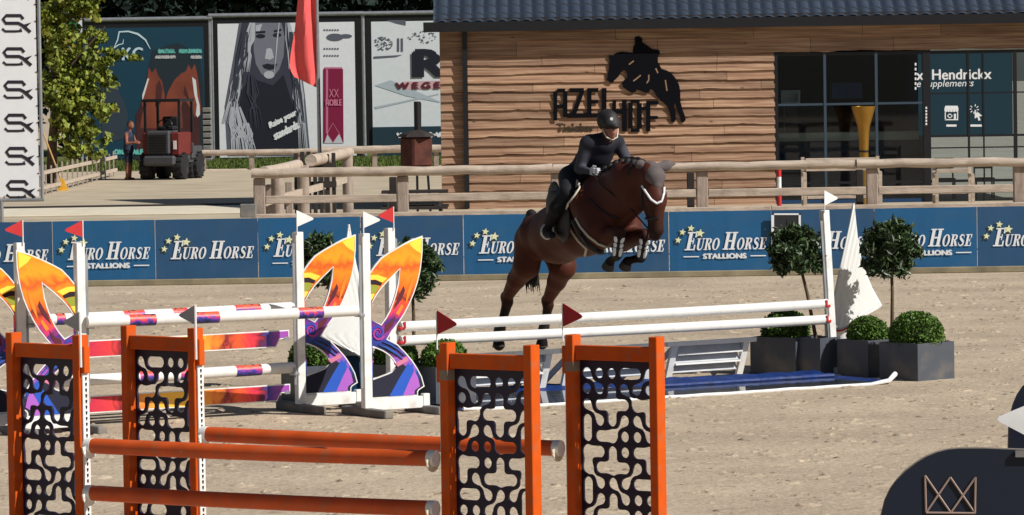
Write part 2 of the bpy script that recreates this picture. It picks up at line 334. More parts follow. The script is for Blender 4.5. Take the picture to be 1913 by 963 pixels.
# --------------------------------------------------------- implicit surfaces
def surfnet(prims, h, k=0.03, pad=0.05, colors=False, extra=None):
    """prims: dict(a,b,ra,rb,[ax,fl],[col],[k]) rounded cones in metres -> verts, quads, colours"""
    los = []; his = []
    for q in prims:
        a, b = np.array(q['a'], float), np.array(q['b'], float); r = max(q['ra'], q['rb'])*max(1, q.get('fl', 1))
        q['_a'], q['_b'], q['_r'] = a, b, r; los.append(np.minimum(a, b)-r); his.append(np.maximum(a, b)+r)
    lo = np.min(los, 0)-pad; hi = np.max(his, 0)+pad; n = np.ceil((hi-lo)/h).astype(int)+1
    D = np.full(n, 1.0, np.float32)
    if colors: CW = np.zeros(n, np.float32); CC = np.zeros(tuple(n)+(3,), np.float32)
    ax = [lo[i]+h*np.arange(n[i]) for i in range(3)]
    for q in prims:
        kk = q.get('k', k); m = q['_r']+kk+2*h+(0.03 if colors else 0)
        l = np.clip(((np.minimum(q['_a'], q['_b'])-m-lo)/h).astype(int), 0, n); u = np.clip(((np.maximum(q['_a'], q['_b'])+m-lo)/h).astype(int)+2, 0, n)
        sl = tuple(slice(l[i], u[i]) for i in range(3))
        X, Y, Z = np.meshgrid(*[ax[i][sl[i]] for i in range(3)], indexing='ij')
        p = np.stack([X, Y, Z], -1)-q['_a']; ab = q['_b']-q['_a']; L2 = float(ab@ab) or 1e-9
        t = np.clip((p@ab)/L2, 0, 1); v = p-t[..., None]*ab
        if 'ax' in q:
            e = np.array(q['ax'], float); e /= np.linalg.norm(e); c = v@e; v = v+(c*(1/q['fl']-1))[..., None]*e; f = min(1, q['fl'])
        else: f = 1
        d = (np.linalg.norm(v, axis=-1)-(q['ra']+t*(q['rb']-q['ra'])))*f
        if q.get('cut'):
            D[sl] = np.maximum(D[sl], -d); continue
        o = D[sl]; hh = np.clip(0.5+0.5*(o-d)/kk, 0, 1)
        D[sl] = np.where(np.abs(o-d) < kk, o*(1-hh)+d*hh-kk*hh*(1-hh), np.minimum(o, d))
        if colors and 'col' in q:
            wt = np.exp(-np.clip(d, -0.05, 1)*q.get('w', 60)).astype(np.float32); CW[sl] += wt; CC[sl] += wt[..., None]*np.array(q['col'][:3], np.float32)
    ins = D < 0
    c = [D[i:n[0]-1+i, j:n[1]-1+j, kz:n[2]-1+kz] for i in (0, 1) for j in (0, 1) for kz in (0, 1)]
    s_ = sum((x < 0).astype(np.int8) for x in c); act = (s_ > 0) & (s_ < 8); idx = np.full(act.shape, -1, np.int64)
    I = np.argwhere(act); idx[act] = np.arange(len(I))
    vals = np.stack([x[act] for x in c], 1); off = np.array([(i, j, kz) for i in (0, 1) for j in (0, 1) for kz in (0, 1)], float)
    acc = np.zeros((len(I), 3)); cnt = np.zeros(len(I))
    for a in range(8):
        for b in range(a+1, 8):
            if abs(off[a]-off[b]).sum() != 1: continue
            va, vb = vals[:, a], vals[:, b]; mk = (va < 0) != (vb < 0)
            t = np.where(mk, va/np.where(mk, va-vb, 1), 0); acc += np.where(mk[:, None], off[a]+t[:, None]*(off[b]-off[a]), 0); cnt += mk
    V = lo+h*(I+acc/cnt[:, None]); Q = []
    for d_ in range(3):
        e1, e2 = (d_+1) % 3, (d_+2) % 3
        A = [slice(None)]*3; B = [slice(None)]*3; A[d_] = slice(0, -1); B[d_] = slice(1, None)
        ed = ins[tuple(A)] != ins[tuple(B)]; E = np.argwhere(ed)
        ok = (E[:, e1] > 0) & (E[:, e2] > 0) & (E[:, e1] < n[e1]-1) & (E[:, e2] < n[e2]-1); E = E[ok]
        u1 = np.zeros(3, int); u1[e1] = 1; u2 = np.zeros(3, int); u2[e2] = 1
        g = lambda X: idx[X[:, 0], X[:, 1], X[:, 2]]
        q = np.stack([g(E-u1-u2), g(E-u2), g(E), g(E-u1)], 1)
        fl = ~ins[tuple(A)][tuple(E.T)]; q[fl] = q[fl][:, ::-1]; Q.append(q)
    Q = np.concatenate(Q); Q = Q[(Q >= 0).all(1)]
    if colors:
        ii = tuple(I.T); return V, Q, CC[ii]/np.maximum(CW[ii], 1e-9)[:, None]
    return V, Q, None
def sdf_obj(name, prims, h, m, parent=None, root=None, k=0.03, colors=False, extra=None):
    V, Q, C = surfnet(prims, h, k, colors=colors)
    if extra:
        for ep, eh, ek in extra:
            V2, Q2, C2 = surfnet(ep, eh, ek, colors=colors); Q = np.concatenate([Q, Q2+len(V)]); V = np.concatenate([V, V2])
            if colors: C = np.concatenate([C, C2])
    if root is not None:
        inv = np.array(root.inverted()); V = V@inv[:3, :3].T+inv[:3, 3]
    me = bpy.data.meshes.new(name); me.from_pydata(V.tolist(), [], Q.tolist()); me.update()
    me.polygons.foreach_set('use_smooth', [True]*len(me.polygons))
    if colors:
        at = me.color_attributes.new('coat', 'FLOAT_COLOR', 'POINT')
        at.data.foreach_set('color', np.concatenate([C, np.ones((len(C), 1))], 1).astype(np.float32).ravel())
    me.materials.append(m); o = bpy.data.objects.new(name, me); link(o, parent); return o
def pr(a, b, ra, rb, **kw): return dict(a=a, b=b, ra=ra, rb=rb, **kw)
# ------------------------------------------------------------- foliage
def leaves(name, m, pts, size, parent, root, rng, aspect=0.45, up=0.0):
    """leaf-shaped quads (folded) at pts with random directions"""
    n = len(pts); d = rng.normal(size=(n, 3)); d[:, 2] += up; d /= np.linalg.norm(d, axis=1)[:, None]
    e = rng.normal(size=(n, 3)); e -= (e*d).sum(1)[:, None]*d; e /= np.linalg.norm(e, axis=1)[:, None]; sz = size*rng.uniform(0.6, 1.3, n)[:, None]
    nn = np.cross(d, e); v = np.stack([pts-d*sz*0.5, pts+e*sz*aspect*0.5+nn*sz*0.08, pts+d*sz*0.5, pts-e*sz*aspect*0.5+nn*sz*0.08], 1).reshape(-1, 3)
    inv = np.array(root.inverted()); v = v@inv[:3, :3].T+inv[:3, 3]
    f = (np.arange(n)*4)[:, None]+np.array([0, 1, 2, 3])
    me = bpy.data.meshes.new(name); me.from_pydata(v.tolist(), [], f.tolist()); me.update(); me.materials.append(m)
    o = bpy.data.objects.new(name, me); link(o, parent); return o
def shell_pts(c, rad, n, rng, lo=0.6, clumps=0, cl=0.25):
    if clumps:
        q = rng.normal(size=(clumps, 3)); q /= np.linalg.norm(q, axis=1)[:, None]; q *= rng.uniform(lo, 1.0, clumps)[:, None]
        k = rng.integers(0, clumps, n); p = q[k]+rng.normal(size=(n, 3))*cl
    else:
        p = rng.normal(size=(n, 3)); p /= np.linalg.norm(p, axis=1)[:, None]; p *= rng.uniform(lo, 1.0, n)[:, None]
    return np.array(c)+p*np.array(rad)

# =================================================================== SETTING
def sheet(name, pts, m, z):
    mb = MB(); mb.add([(x, y, z) for x, y in pts], [tuple(range(len(pts)))]); o = mb.build(name, m, normals=False); tag(o, kind='structure'); return o
sheet('ground', [(-500, -80), (500, -80), (500, 900), (-500, 900)], m_sand, 0.0)
sheet('pavement', [(-45, 69), (60, 69), (60, 152), (-45, 152)], m_pave, 0.004)
xs0, xs1 = P(-300, 400, 95).x, P(466, 400, 98).x
kerb = MB(); kerb.box(((xs0+xs1)/2, 98.1, 0.02), (xs1-xs0, 5.6, 0.03), bev=0.008); o = kerb.build('pavement_edging', m_concrete); tag(o, kind='structure')
g = MB(); g.box(((xs0+xs1)/2, 101.4, 0.03), (xs1-xs0, 0.9, 0.05)); o = g.build('drain_channel', m_darkwood); tag(o, kind='structure')
sheet('lawn_ground', [(-45, 142), (8, 142), (8, 190), (-45, 190)], m_grassg, 0.010)
n = 14000; px_ = RNG.uniform(-22, 4, n); py_ = RNG.uniform(142, 156, n)
gp = np.stack([px_, py_, np.full(n, 0.07)], 1)
gr = leaves('grass', m_grass, gp, 0.22, None, Matrix.Identity(4), RNG, 0.2, up=2.5); tag(gr, kind='stuff')
# loose clods and hoof marks in the sand
nc = 4000; V = []; Fc = []
for i in range(nc):
    y = 24+ (61-24)*RNG.uniform()**0.8; x = RNG.uniform(-0.125, 0.125)*y; r = 0.009+0.024*RNG.uniform()**3
    b = len(V); q = RNG.uniform(0.6, 1.4, 8)
    for k in range(6):
        an = k*math.pi/3+RNG.uniform(0, 0.5); V.append((x+1.3*r*q[k]*math.cos(an), y+1.6*r*q[k]*math.sin(an), -0.002))
    V.append((x+r*0.3, y, r*0.42*q[6]))
    Fc += [(b+k, b+(k+1) % 6, b+6) for k in range(6)]
me = bpy.data.meshes.new('sand_clods'); me.from_pydata(V, [], Fc); me.materials.append(mat('clod', S(142, 124, 106), 0.95, var=0.2, island=0.45)); o = bpy.data.objects.new('sand_clods', me); link(o); tag(o, kind='stuff')
# hoof-print dents (shallow rings of pushed-up sand)
V = []; Fc = []
for i in range(700):
    y = 24.5+36*RNG.uniform()**0.9; x = RNG.uniform(-0.125, 0.125)*y; r = RNG.uniform(0.05, 0.09); b = len(V); N = 10; a0 = RNG.uniform(0, 6)
    hr = [RNG.uniform(0.008, 0.026) if k not in (0, 1) else 0.003 for k in range(N)]
    for k in range(N):
        an = a0+2*math.pi*k/N; ca, sa = math.cos(an), math.sin(an)
        for rr, zz in ((0.7, 0.001), (1.0, hr[k]), (1.45, -0.003)):
            V.append((x+r*rr*ca, y+r*rr*1.15*sa, zz))
    for k in range(N):
        k2 = (k+1) % N
        for j in (0, 1): Fc.append((b+k*3+j, b+k2*3+j, b+k2*3+j+1, b+k*3+j+1))
me = bpy.data.meshes.new('hoof_marks'); me.from_pydata(V, [], Fc); me.materials.append(m_sand); me.polygons.foreach_set('use_smooth', [True]*len(me.polygons)); o = bpy.data.objects.new('hoof_marks', me); link(o); tag(o, kind='stuff')

# ------------------------------------------------------------- building
BY = 96.0
bld = thing('timber_clubhouse', (P(1350, 400, BY).x, BY, 0), 'timber clad clubhouse with dark tiled roof and large glass front', 'building'); BM = xz(bld)
XL = P(823, 200, BY).x; XW = P(1448, 200, BY).x; XR = P(2250, 200, BY).x
ZE = P(840, 52, BY).z; ZT = P(1448, 99, BY).z
def wood_mat():
    m = bpy.data.materials.new('larch_cladding'); m.use_nodes = True; n = m.node_tree.nodes; l = m.node_tree.links; b = n['Principled BSDF']
    b.inputs['Roughness'].default_value = 0.75
    tc = n.new('ShaderNodeTexCoord'); mp = n.new('ShaderNodeMapping'); mp.inputs['Scale'].default_value = (0.30, 4, 9); l.new(tc.outputs['Object'], mp.inputs[0])
    nz = n.new('ShaderNodeTexNoise'); nz.inputs['Scale'].default_value = 3; nz.inputs['Detail'].default_value = 7; nz.inputs['Distortion'].default_value = 0.15; l.new(mp.outputs[0], nz.inputs['Vector'])
    r = n.new('ShaderNodeValToRGB'); l.new(nz.outputs[0], r.inputs[0]); e = r.color_ramp.elements
    e[0].position = 0.25; e[0].color = S(116, 84, 66); e[1].position = 0.75; e[1].color = S(188, 158, 130)
    x = e.new(0.5); x.color = S(156, 122, 98)
    g = n.new('ShaderNodeAttribute'); g.attribute_name = 'tone'; mx = n.new('ShaderNodeMixRGB'); mx.blend_type = 'MULTIPLY'; mx.inputs[0].default_value = 1
    l.new(r.outputs[0], mx.inputs[1]); l.new(g.outputs['Color'], mx.inputs[2])
    v = n.new('ShaderNodeTexVoronoi'); v.inputs['Scale'].default_value = 1.5; mp2 = n.new('ShaderNodeMapping'); mp2.inputs['Scale'].default_value = (1, 1, 2.6); l.new(tc.outputs['Object'], mp2.inputs[0]); l.new(mp2.outputs[0], v.inputs['Vector'])
    q = n.new('ShaderNodeMapRange'); q.inputs[1].default_value = 0.05; q.inputs[2].default_value = 0.09; q.inputs[3].default_value = 0.75; q.inputs[4].default_value = 0; l.new(v.outputs['Distance'], q.inputs[0])
    m3 = n.new('ShaderNodeMixRGB'); m3.inputs[2].default_value = S(74, 48, 34); l.new(q.outputs[0], m3.inputs[0]); l.new(mx.outputs[0], m3.inputs[1])
    l.new(m3.outputs[0], b.inputs['Base Color'])
    bp = n.new('ShaderNodeBump'); bp.inputs['Strength'].default_value = 0.35; bp.inputs['Distance'].default_value = 0.02; l.new(nz.outputs[0], bp.inputs['Height']); l.new(bp.outputs[0], b.inputs['Normal'])
    return m
m_wood = wood_mat()
def clad(name, x0, x1, z0, z1, pitch, parent, root, seed, y=BY):
    rg = np.random.default_rng(seed); V = []; Fs = []; T = []
    nrow = int(round((z1-z0)/pitch)); ph = (z1-z0)/nrow
    for r in range(nrow):
        zt = z1-r*ph; x = x0-rg.uniform(0, 2)*0
        cuts = [x0]
        while cuts[-1] < x1: cuts.append(min(x1, cuts[-1]+rg.uniform(1.6, 4.5)))
        for a, b in zip(cuts[:-1], cuts[1:]):
            tone = rg.uniform(0.72, 1.2); nn = max(2, int((b-a)/0.12)); lo = 0.0; g = 0.004; ofs = rg.uniform(-0.004, 0.004)
            base = len(V)
            for i in range(nn+1):
                xx = a+g+(b-a-2*g)*i/nn
                lo = 0.75*lo+rg.normal()*0.004; 
                if rg.uniform() < 0.03: lo += 0.02
                zb = zt-ph-0.012+max(-0.02, min(0.03, lo)); dp = 0.054+ofs+rg.normal()*0.001
                V += [(xx, y, zt), (xx, y-0.012, zt-0.004), (xx, y-dp*0.9, zb+0.022), (xx, y-dp, zb+0.008), (xx, y-dp+0.01, zb), (xx, y, zb)]
                T += [tone]*6
            for i in range(nn):
                for j in range(5):
                    k = base+i*6+j; Fs.append((k, k+6, k+7, k+1))
    inv = root.inverted(); me = bpy.data.meshes.new(name); me.from_pydata([tuple(inv @ Vector(v)) for v in V], [], Fs)
    at = me.color_attributes.new('tone', 'FLOAT_COLOR', 'POINT'); at.data.foreach_set('color', np.array([[t, t*0.98, t*0.95, 1] for t in T], np.float32).ravel())
    me.materials.append(m_wood); o = bpy.data.objects.new(name, me); link(o, parent); return o
ZF = P(1448, 97, BY).z
clad('wall', XL, XW, 0.0, ZF, 0.2, bld, BM, 3)
mb = MB(); mb.box(((XL+XW)/2, BY+0.12, ZF/2), (XW-XL, 0.22, ZF)); mb.box(((XL+XR)/2, BY+0.12, (ZF+ZE)/2), (XR-XL, 0.22, ZE-ZF-0.01)); mb.box((XL+0.06, BY+5.25, ZF/2), (0.12, 10.0, ZF)); mb.build('wall_core', m_darkwood, bld, BM)
cb = clad('lintel', XL, XR, ZF, ZE, 0.36, bld, BM, 5, y=BY-0.015)
# roof: pressed tile sheet
V = []; Fs = []; ov = 0.30; slope = math.tan(R(27)); nx = int((XR-XL+0.3)/0.045); rows = 22
for j in range(rows):
    for e_ in (0, 1):
        d = j*0.36+e_*0.36; z = ZE+0.06+d*slope+(0.028 if e_ == 0 else 0.0); yy = BY-ov+d
        for i in range(nx+1):
            x = XL-0.13+i*0.045; V.append((x, yy, z+0.06*abs(math.sin(math.pi*x/0.27))**0.8))
for r in range(rows*2-1):
    for i in range(nx):
        k = r*(nx+1)+i; Fs.append((k, k+1, k+nx+2, k+nx+1))
inv = BM.inverted(); me = bpy.data.meshes.new('roof'); me.from_pydata([tuple(inv @ Vector(v)) for v in V], [], Fs); me.materials.append(mat('slate_roof_sheet', S(50, 60, 74), 0.5, var=0.15, scale=1.2, spec=0.5)); roof = bpy.data.objects.new('roof', me); link(roof, bld)
mb = MB(); mb.box(((XL+XR)/2-0.1, BY-ov-0.02, ZE+0.01), (XR-XL+0.5, 0.14, 0.22)); mb.build('gutter', m_black, bld, BM)
mb = MB(); mb.box(((XL+XR)/2, BY-ov+0.12, ZE+0.11), (XR-XL+0.1, 0.05, 0.18)); mb.build('fascia', m_darkwood, bld, BM)
mb = MB(); mb.box(((XL+XR)/2, BY-ov/2+0.04, ZE+0.02), (XR-XL+0.2, ov-0.08, 0.03)); mb.build('soffit', m_darkwood, bld, BM)
mb = MB(); xp = P(870, 200, BY).x; mb.box((xp, BY-0.11, (ZE-0.05)/2), (0.11, 0.10, ZE-0.1)); mb.build('downpipe', m_black, bld, BM)
# glass front: room with dark back on the left part, open glazed corner on the right
mb = MB(); XS = P(1735, 200, BY).x
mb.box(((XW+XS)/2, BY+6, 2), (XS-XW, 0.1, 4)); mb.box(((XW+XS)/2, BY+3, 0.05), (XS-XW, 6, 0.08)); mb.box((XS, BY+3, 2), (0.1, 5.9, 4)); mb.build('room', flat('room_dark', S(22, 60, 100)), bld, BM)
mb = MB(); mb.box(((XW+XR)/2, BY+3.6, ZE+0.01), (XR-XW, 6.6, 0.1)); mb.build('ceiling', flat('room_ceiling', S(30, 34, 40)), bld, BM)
def framebar(x0, y0, x1, y1, t, name='window_frame', m=m_black, Y=BY, d=0.06):
    mb = MB(); mb.beam(P(x0, y0, Y), P(x1, y1, Y), d, t, up=(0, 0, 1) if abs(x1-x0) > abs(y1-y0) else (1, 0, 0)); return mb
win = MB()
XR2 = P(2240, 200, BY).x; zt = P(1450, 100, BY).z; zb = P(1450, 384, BY).z
def vbar(mb, px, t, z0=None, z1=None, y=BY): 
    x = P(px, 250, BY).x; mb.box((x, y, ((z0 if z0 is not None else 0.02)+(z1 or zt))/2), (t, 0.07, (z1 or zt)-(z0 if z0 is not None else 0.02)))
def hbar(mb, py, t, pa=1449, pb=2240, y=BY+0.002):
    z = P(1680, py, BY).z; xa, xb = P(pa, 250, BY).x, P(pb, 250, BY).x; mb.box(((xa+xb)/2, y, z), (xb-xa, 0.05, t))
for px, t in ((1451, 0.08), (1732, 0.16), (1810, 0.045), (1838, 0.03), (1897, 0.08), (2000, 0.05), (2100, 0.05), (2200, 0.06)): vbar(win, px, t)
hbar(win, 99, 0.07); 
for py, t in ((256, 0.05), (278, 0.03)): hbar(win, py, t, 1735, 2240, BY+0.002)
hbar(win, 176, 0.03, 1735, 2240); hbar(win, 340, 0.06)
win.build('window_frame', m_black, bld, BM)
fb = MB(); m_fb = flat('blue_grey_frame', S(52, 68, 84))
for px in (1542, 1638): vbar(fb, px, 0.06)
hbar(fb, 193, 0.05, 1452, 1725); fb.build('window_bar', m_fb, bld, BM)
mb = MB(); mb.box(((XW+XR2)/2, BY+0.02, zt/2), (XR2-XW, 0.008, zt)); mb.build('window_pane', m_glass, bld, BM)
# teal graphic panel behind the glass
tealp = MB(); xa, xb = P(1716, 250, BY).x, P(1892, 250, BY).x; z1 = P(1800, 98, BY).z; z0 = P(1800, 252, BY).z
tealp.box(((xa+xb)/2, BY-0.010, (z0+z1)/2), (xb-xa, 0.02, z1-z0))
# the graphic is stuck on the outside of the glazing
m_teal = flat('teal_film', S(22, 52, 66), 0.3)
pn = tealp.build('graphic_panel', m_teal, bld, BM)
tx = MB(); YT = BY-0.0225
text(tx, 'x  Hendrickx', 1712, 1852, 150, 20, YT, bold=0.008)
text(tx, 'e supplements', 1712, 1818, 163, 10, YT, shear=0.2)
# shop icon
for pl in ([(1766, 198), (1789, 198), (1791, 205), (1764, 205)],): pxpoly(tx, pl, YT)
for k in range(5): disc(tx, 1767+k*5.2, 207, 2.8, YT-0.001, 8)
for pl in ([(1765, 210), (1767, 210), (1767, 224), (1765, 224)], [(1788, 210), (1790, 210), (1790, 224), (1788, 224)], [(1765, 223), (1790, 223), (1790, 225), (1765, 225)], [(1770, 213), (1779, 213), (1779, 215), (1770, 215)], [(1770, 219), (1779, 219), (1779, 221), (1770, 221)], [(1770, 213), (1772, 213), (1772, 221), (1770, 221)], [(1777, 213), (1779, 213), (1779, 221), (1777, 221)], [(1782, 213), (1786, 213), (1786, 224), (1782, 224)], [(1768, 233), (1787, 233), (1787, 237), (1768, 237)], [(1813, 233), (1834, 233), (1834, 237), (1813, 237)],
           [(1821, 205), (1835, 217), (1829, 218), (1832, 225), (1828, 226), (1826, 219), (1821, 222)]): pxpoly(tx, pl, YT)
for an in range(0, 300, 42):
    a_ = R(an+140); c0 = (1820, 204)
    for st in stroke([(c0[0]+5*math.cos(a_), c0[1]-5*math.sin(a_)), (c0[0]+9*math.cos(a_), c0[1]-9*math.sin(a_))], 1.6): pxpoly(tx, st, YT)
for k, yy in enumerate(range(118, 165, 9)): pxpoly(tx, [(1709, yy), (1712, yy), (1712, yy+5), (1709, yy+5)], YT)
for yy in list(range(200, 235, 6)): pxpoly(tx, [(1729, yy), (1732, yy), (1732, yy+4), (1729, yy+4)], BY-0.09)
tx.build('lettering', m_print, bld, BM)
# interior fittings
cnt = thing('bar_counter', (P(1580, 300, BY).x, BY+2.2, 0), 'long bar counter with pale top inside the glass front', 'counter'); M_ = xz(cnt)
YC = BY+2.2; zc = P(1580, 255, YC).z; xa, xb = P(1452, 250, YC).x, P(1716, 250, YC).x
mb = MB(); mb.box(((xa+xb)/2, YC, zc), (xb-xa, 0.6, 0.19)); mb.build('counter_top', flat('pale_counter', S(250, 236, 200)), cnt, M_)
mb = MB(); mb.box(((xa+xb)/2, YC+0.1, (zc-0.1)/2+0.05), (xb-xa-0.1, 0.5, zc-0.2)); mb.build('counter_front', flat('counter_front', S(70, 84, 98)), cnt, M_)
def simple(name, label, cat, c, d, m, group=None, bev=0.01):
    mb = MB(); mb.box(c, d, bev=bev); o = mb.build(name, m); rebase(o, (c[0], c[1], c[2]-d[2]/2)); return tag(o, label, cat, group)
q = P(1477, 182, YC)
bx = thing('white_box', (q.x, YC, zc+0.1), 'white open-fronted box on the bar counter inside the glass', 'box'); M_ = xz(bx)
mb = MB()
hh = q.z-zc-0.1
mb.box((q.x, YC, zc+0.1+hh/2-0.08), (0.3, 0.2, max(0.1, hh-0.16))); mb.build('stand', flat('shelf_dark', S(50, 60, 64)), bx, M_)
mb = MB()
for dx, dz, w_, h_ in ((0, 0.13, 0.42, 0.06), (0, -0.13, 0.42, 0.06), (-0.18, 0, 0.06, 0.2), (0.18, 0, 0.06, 0.2)): mb.box((q.x+dx, YC, q.z+dz), (w_, 0.3, h_))
mb.box((q.x, YC+0.1, q.z), (0.3, 0.05, 0.2)); mb.build('case', flat('white_case', S(225, 225, 215)), bx, M_)
mn = P(1582, 170, BY+2.6); t = thing('monitor', (mn.x, BY+2.6, mn.z-0.2), 'dark monitor with faint blue screen above the bar counter', 'monitor'); M_ = xz(t)
mb = MB(); mb.box((mn.x, BY+2.6, mn.z), (0.75, 0.08, 0.42), bev=0.01); mb.build('casing', m_black, t, M_); mb = MB(); mb.box((mn.x, BY+2.552, mn.z), (0.69, 0.01, 0.36)); mb.build('screen', flat('screen_blue', S(40, 80, 130), 0.3), t, M_)  # screen is one even blue colour
for cx_, lb in ((1765, 'dark terrace chair seen through the glazed corner, left one'), (1838, 'dark terrace chair seen through the glazed corner, right one')):
    c = P(cx_, 300, BY+1.6); t = thing('chair', (c.x, BY+1.6, 0), lb, 'chair', 'chairs inside the glazed corner'); M_ = xz(t)
    mb = MB(); mb.box((c.x, BY+1.6, 0.47), (0.45, 0.45, 0.04), bev=0.008); mb.build('seat', m_darkwood, t, M_); mb = MB(); mb.box((c.x, BY+1.8, 0.82), (0.44, 0.03, 0.26), bev=0.008); mb.build('backrest', m_darkwood, t, M_)
    for dx in (-0.2, 0.2):
        for dy, hh_ in ((-0.2, 0.45), (0.2, 0.95)): mb = MB(); mb.box((c.x+dx, BY+1.6+dy, hh_/2), (0.035, 0.035, hh_)); mb.build('leg', m_darkwood, t, M_)
# golden trumpet planter outside
Yg = BY-2.6; q0 = P(1613, 199, Yg); gz = thing('golden_vase', (q0.x, Yg, 0), 'tall golden trumpet-shaped vase in front of the windows', 'vase'); M_ = xz(gz); k = Yg/F
mb = MB(); prof = [(0.24, 0.0), (0.22, 0.04), (0.13, 0.3), (0.10, 0.8)]
for py, hw in ((300, 9), (286, 8.5), (270, 9), (250, 10), (235, 12), (222, 16), (212, 19), (203, 21.5), (199, 22)): prof.append((hw*k, P(1613, py, Yg).z))
prof += [(20.5*k, q0.z), (14*k, q0.z-0.2)]
mb.lathe(prof, (q0.x, Yg, 0), 28); mb.build('body', m_gold, gz, M_, smooth=True)
mb = MB(); zz = P(1613, 283, Yg).z; mb.lathe([(9.6*k, zz-0.02), (9.6*k, zz+0.02)], (q0.x, Yg, 0), 20); mb.build('band', m_black, gz, M_)
# sign on the wall
sg = thing('clubhouse_sign', (P(1150, 200, BY).x, BY-0.07, P(1150, 250, BY).z), 'black cut-out letters AZELHOF with jumping horse on the timber wall', 'sign'); M_ = xz(sg)
m_sign = mat('sign_black', S(10, 11, 18), 0.8, var=0.02, spec=0.1)
YS = BY-0.068
def wallprism(mb, loops, th=0.05):
    def T(u, v, z):
        q = P(u, z, YS); return Vector((q.x, YS+v, q.z))
    mb.prism(loops, th, T)
def box2(x0, y0, x1, y1): return [(x0, y0), (x1, y0), (x1, y1), (x0, y1)]
def letter(rects, dx=0, dy=0, off=0.0):
    for i, rr in enumerate(rects):
        pts = [(x+dx, y+dy) for x, y in (rr if len(rr) > 2 and isinstance(rr[0], tuple) else box2(*rr))]
        yy = YS+0.0015*i
        def T(u, v, z, yy=yy):
            q = P(u, z, YS); return Vector((q.x, yy+v, q.z))
        LM.prism([pts], 0.02, T)
LM = MB()
letter([(1034, 171, 1041, 226), (1052, 171, 1060, 219), (1041, 166, 1056, 173), (1041, 196, 1052, 203)])             # A
letter([(1064, 165, 1091, 173), [(1083, 173), (1091, 173), (1077, 212), (1068, 212)], (1059, 212, 1128, 220)])          # Z + joining base
letter([(1097, 165, 1105, 212), (1105, 165, 1118, 172), (1105, 187, 1117, 194)])                                         # E
letter([(1124, 165, 1133, 217)])                                                                                        # L
letter([(1144, 188, 1151, 212), (1162, 188, 1171, 246), (1151, 206, 1162, 213), (1144, 212, 1150, 246)])               # H
letter([(1174, 193, 1182, 241), (1190, 193, 1199, 241), (1178, 187, 1195, 193), (1178, 241, 1195, 247)])               # O
letter([(1207, 189, 1215, 246), (1215, 189, 1230, 196), (1215, 217, 1229, 223)])                                        # F
letter([(1199, 200, 1207, 206)])
LM.build('letters', m_sign, sg, M_)
mb = MB(); YS2 = YS; text(mb, 'Tielebar', 1040, 1111, 247, 16, YS+0.02, bold=0.012); mb.build('small_letters', mat('sign_brown', S(60, 48, 34), 0.6), sg, M_)
hs = [(1187,69),(1194,68),(1200,72),(1200,80),(1207,84),(1218,92),(1231,94),(1233,100),(1229,108),(1229,116),(1233,124),(1236,129),(1246,132),(1256,139),(1264,149),(1269,160),(1271,172),(1271,190),(1275,205),(1280,218),(1281,225),(1277,229),(1272,228),(1271,221),(1266,208),(1262,196),(1258,192),(1261,206),(1263,222),(1260,229),(1254,228),(1253,220),(1250,206),(1244,196),(1234,188),(1226,179),(1221,170),(1214,167),(1213,173),(1206,174),(1196,170),(1189,168),(1188,172),(1180,174),(1170,168),(1163,162),(1162,154),(1167,149),(1173,146),(1171,136),(1166,131),(1160,136),(1155,144),(1148,150),(1145,155),(1139,155),(1134,149),(1136,138),(1138,124),(1139,112),(1136,105),(1140,104),(1146,104),(1150,100),(1160,97),(1172,98),(1182,99),(1183,90),(1187,80),(1185,74)]
hm = MB(); YS_keep = YS; wallprism(hm, [hs], 0.02); hm.build('horse_silhouette', m_sign, sg, M_)
hl = MB()
for st in ([(1175, 121), (1184, 114)], [(1183, 152), (1191, 146), (1197, 141)], [(1212, 140), (1212, 150), (1208, 156)], [(1225, 128), (1229, 137)], [(1243, 150), (1246, 170)]):
    for qd in stroke(st, 2.4):
        hl.poly([Vector((P(x, y, YS).x, YS-0.013, P(x, y, YS).z)) for x, y in qd])
hl.build('cut_lines', mat('cutline_wood', S(150, 118, 92)), sg, M_)

# ------------------------------------------------------------- arena boards
YB = 62.6
nb = 0
def bedge(px): return P(px, 460, YB).x
ztop = P(956, 399.5, YB).z
seams = [98-192*k for k in (2, 1)]+[98+192*k for k in range(0, 11)]
ords = ['behind the far left red-flagged post', 'seen between the two left red-flagged posts', 'with nothing before it but the left arena', '', '', '', '', '', '', '', '', '']
lab = {0: 'dark blue banner board at the far left edge of the arena', 1: 'blue stallions banner board behind the left striped-jump posts', 2: 'dark blue EURO HORSE board without STALLIONS line, left of the white-flagged posts',
       3: 'blue stallions board behind the left bay tree and orange swoosh wing', 4: 'dark blue EURO HORSE board behind the red flag and second bay tree', 5: 'blue stallions board partly hidden by the rump of the jumping horse',
       6: 'dark blue EURO HORSE board behind the horse belly and front legs', 7: 'blue stallions board just right of the jumping horse, fully legible', 8: 'dark blue board with black white-edged square, behind the white sail',
       9: 'blue stallions board behind the tall bay tree right of the sail', 10: 'dark blue EURO HORSE board cut by the right edge of the photo'}
bi = 0
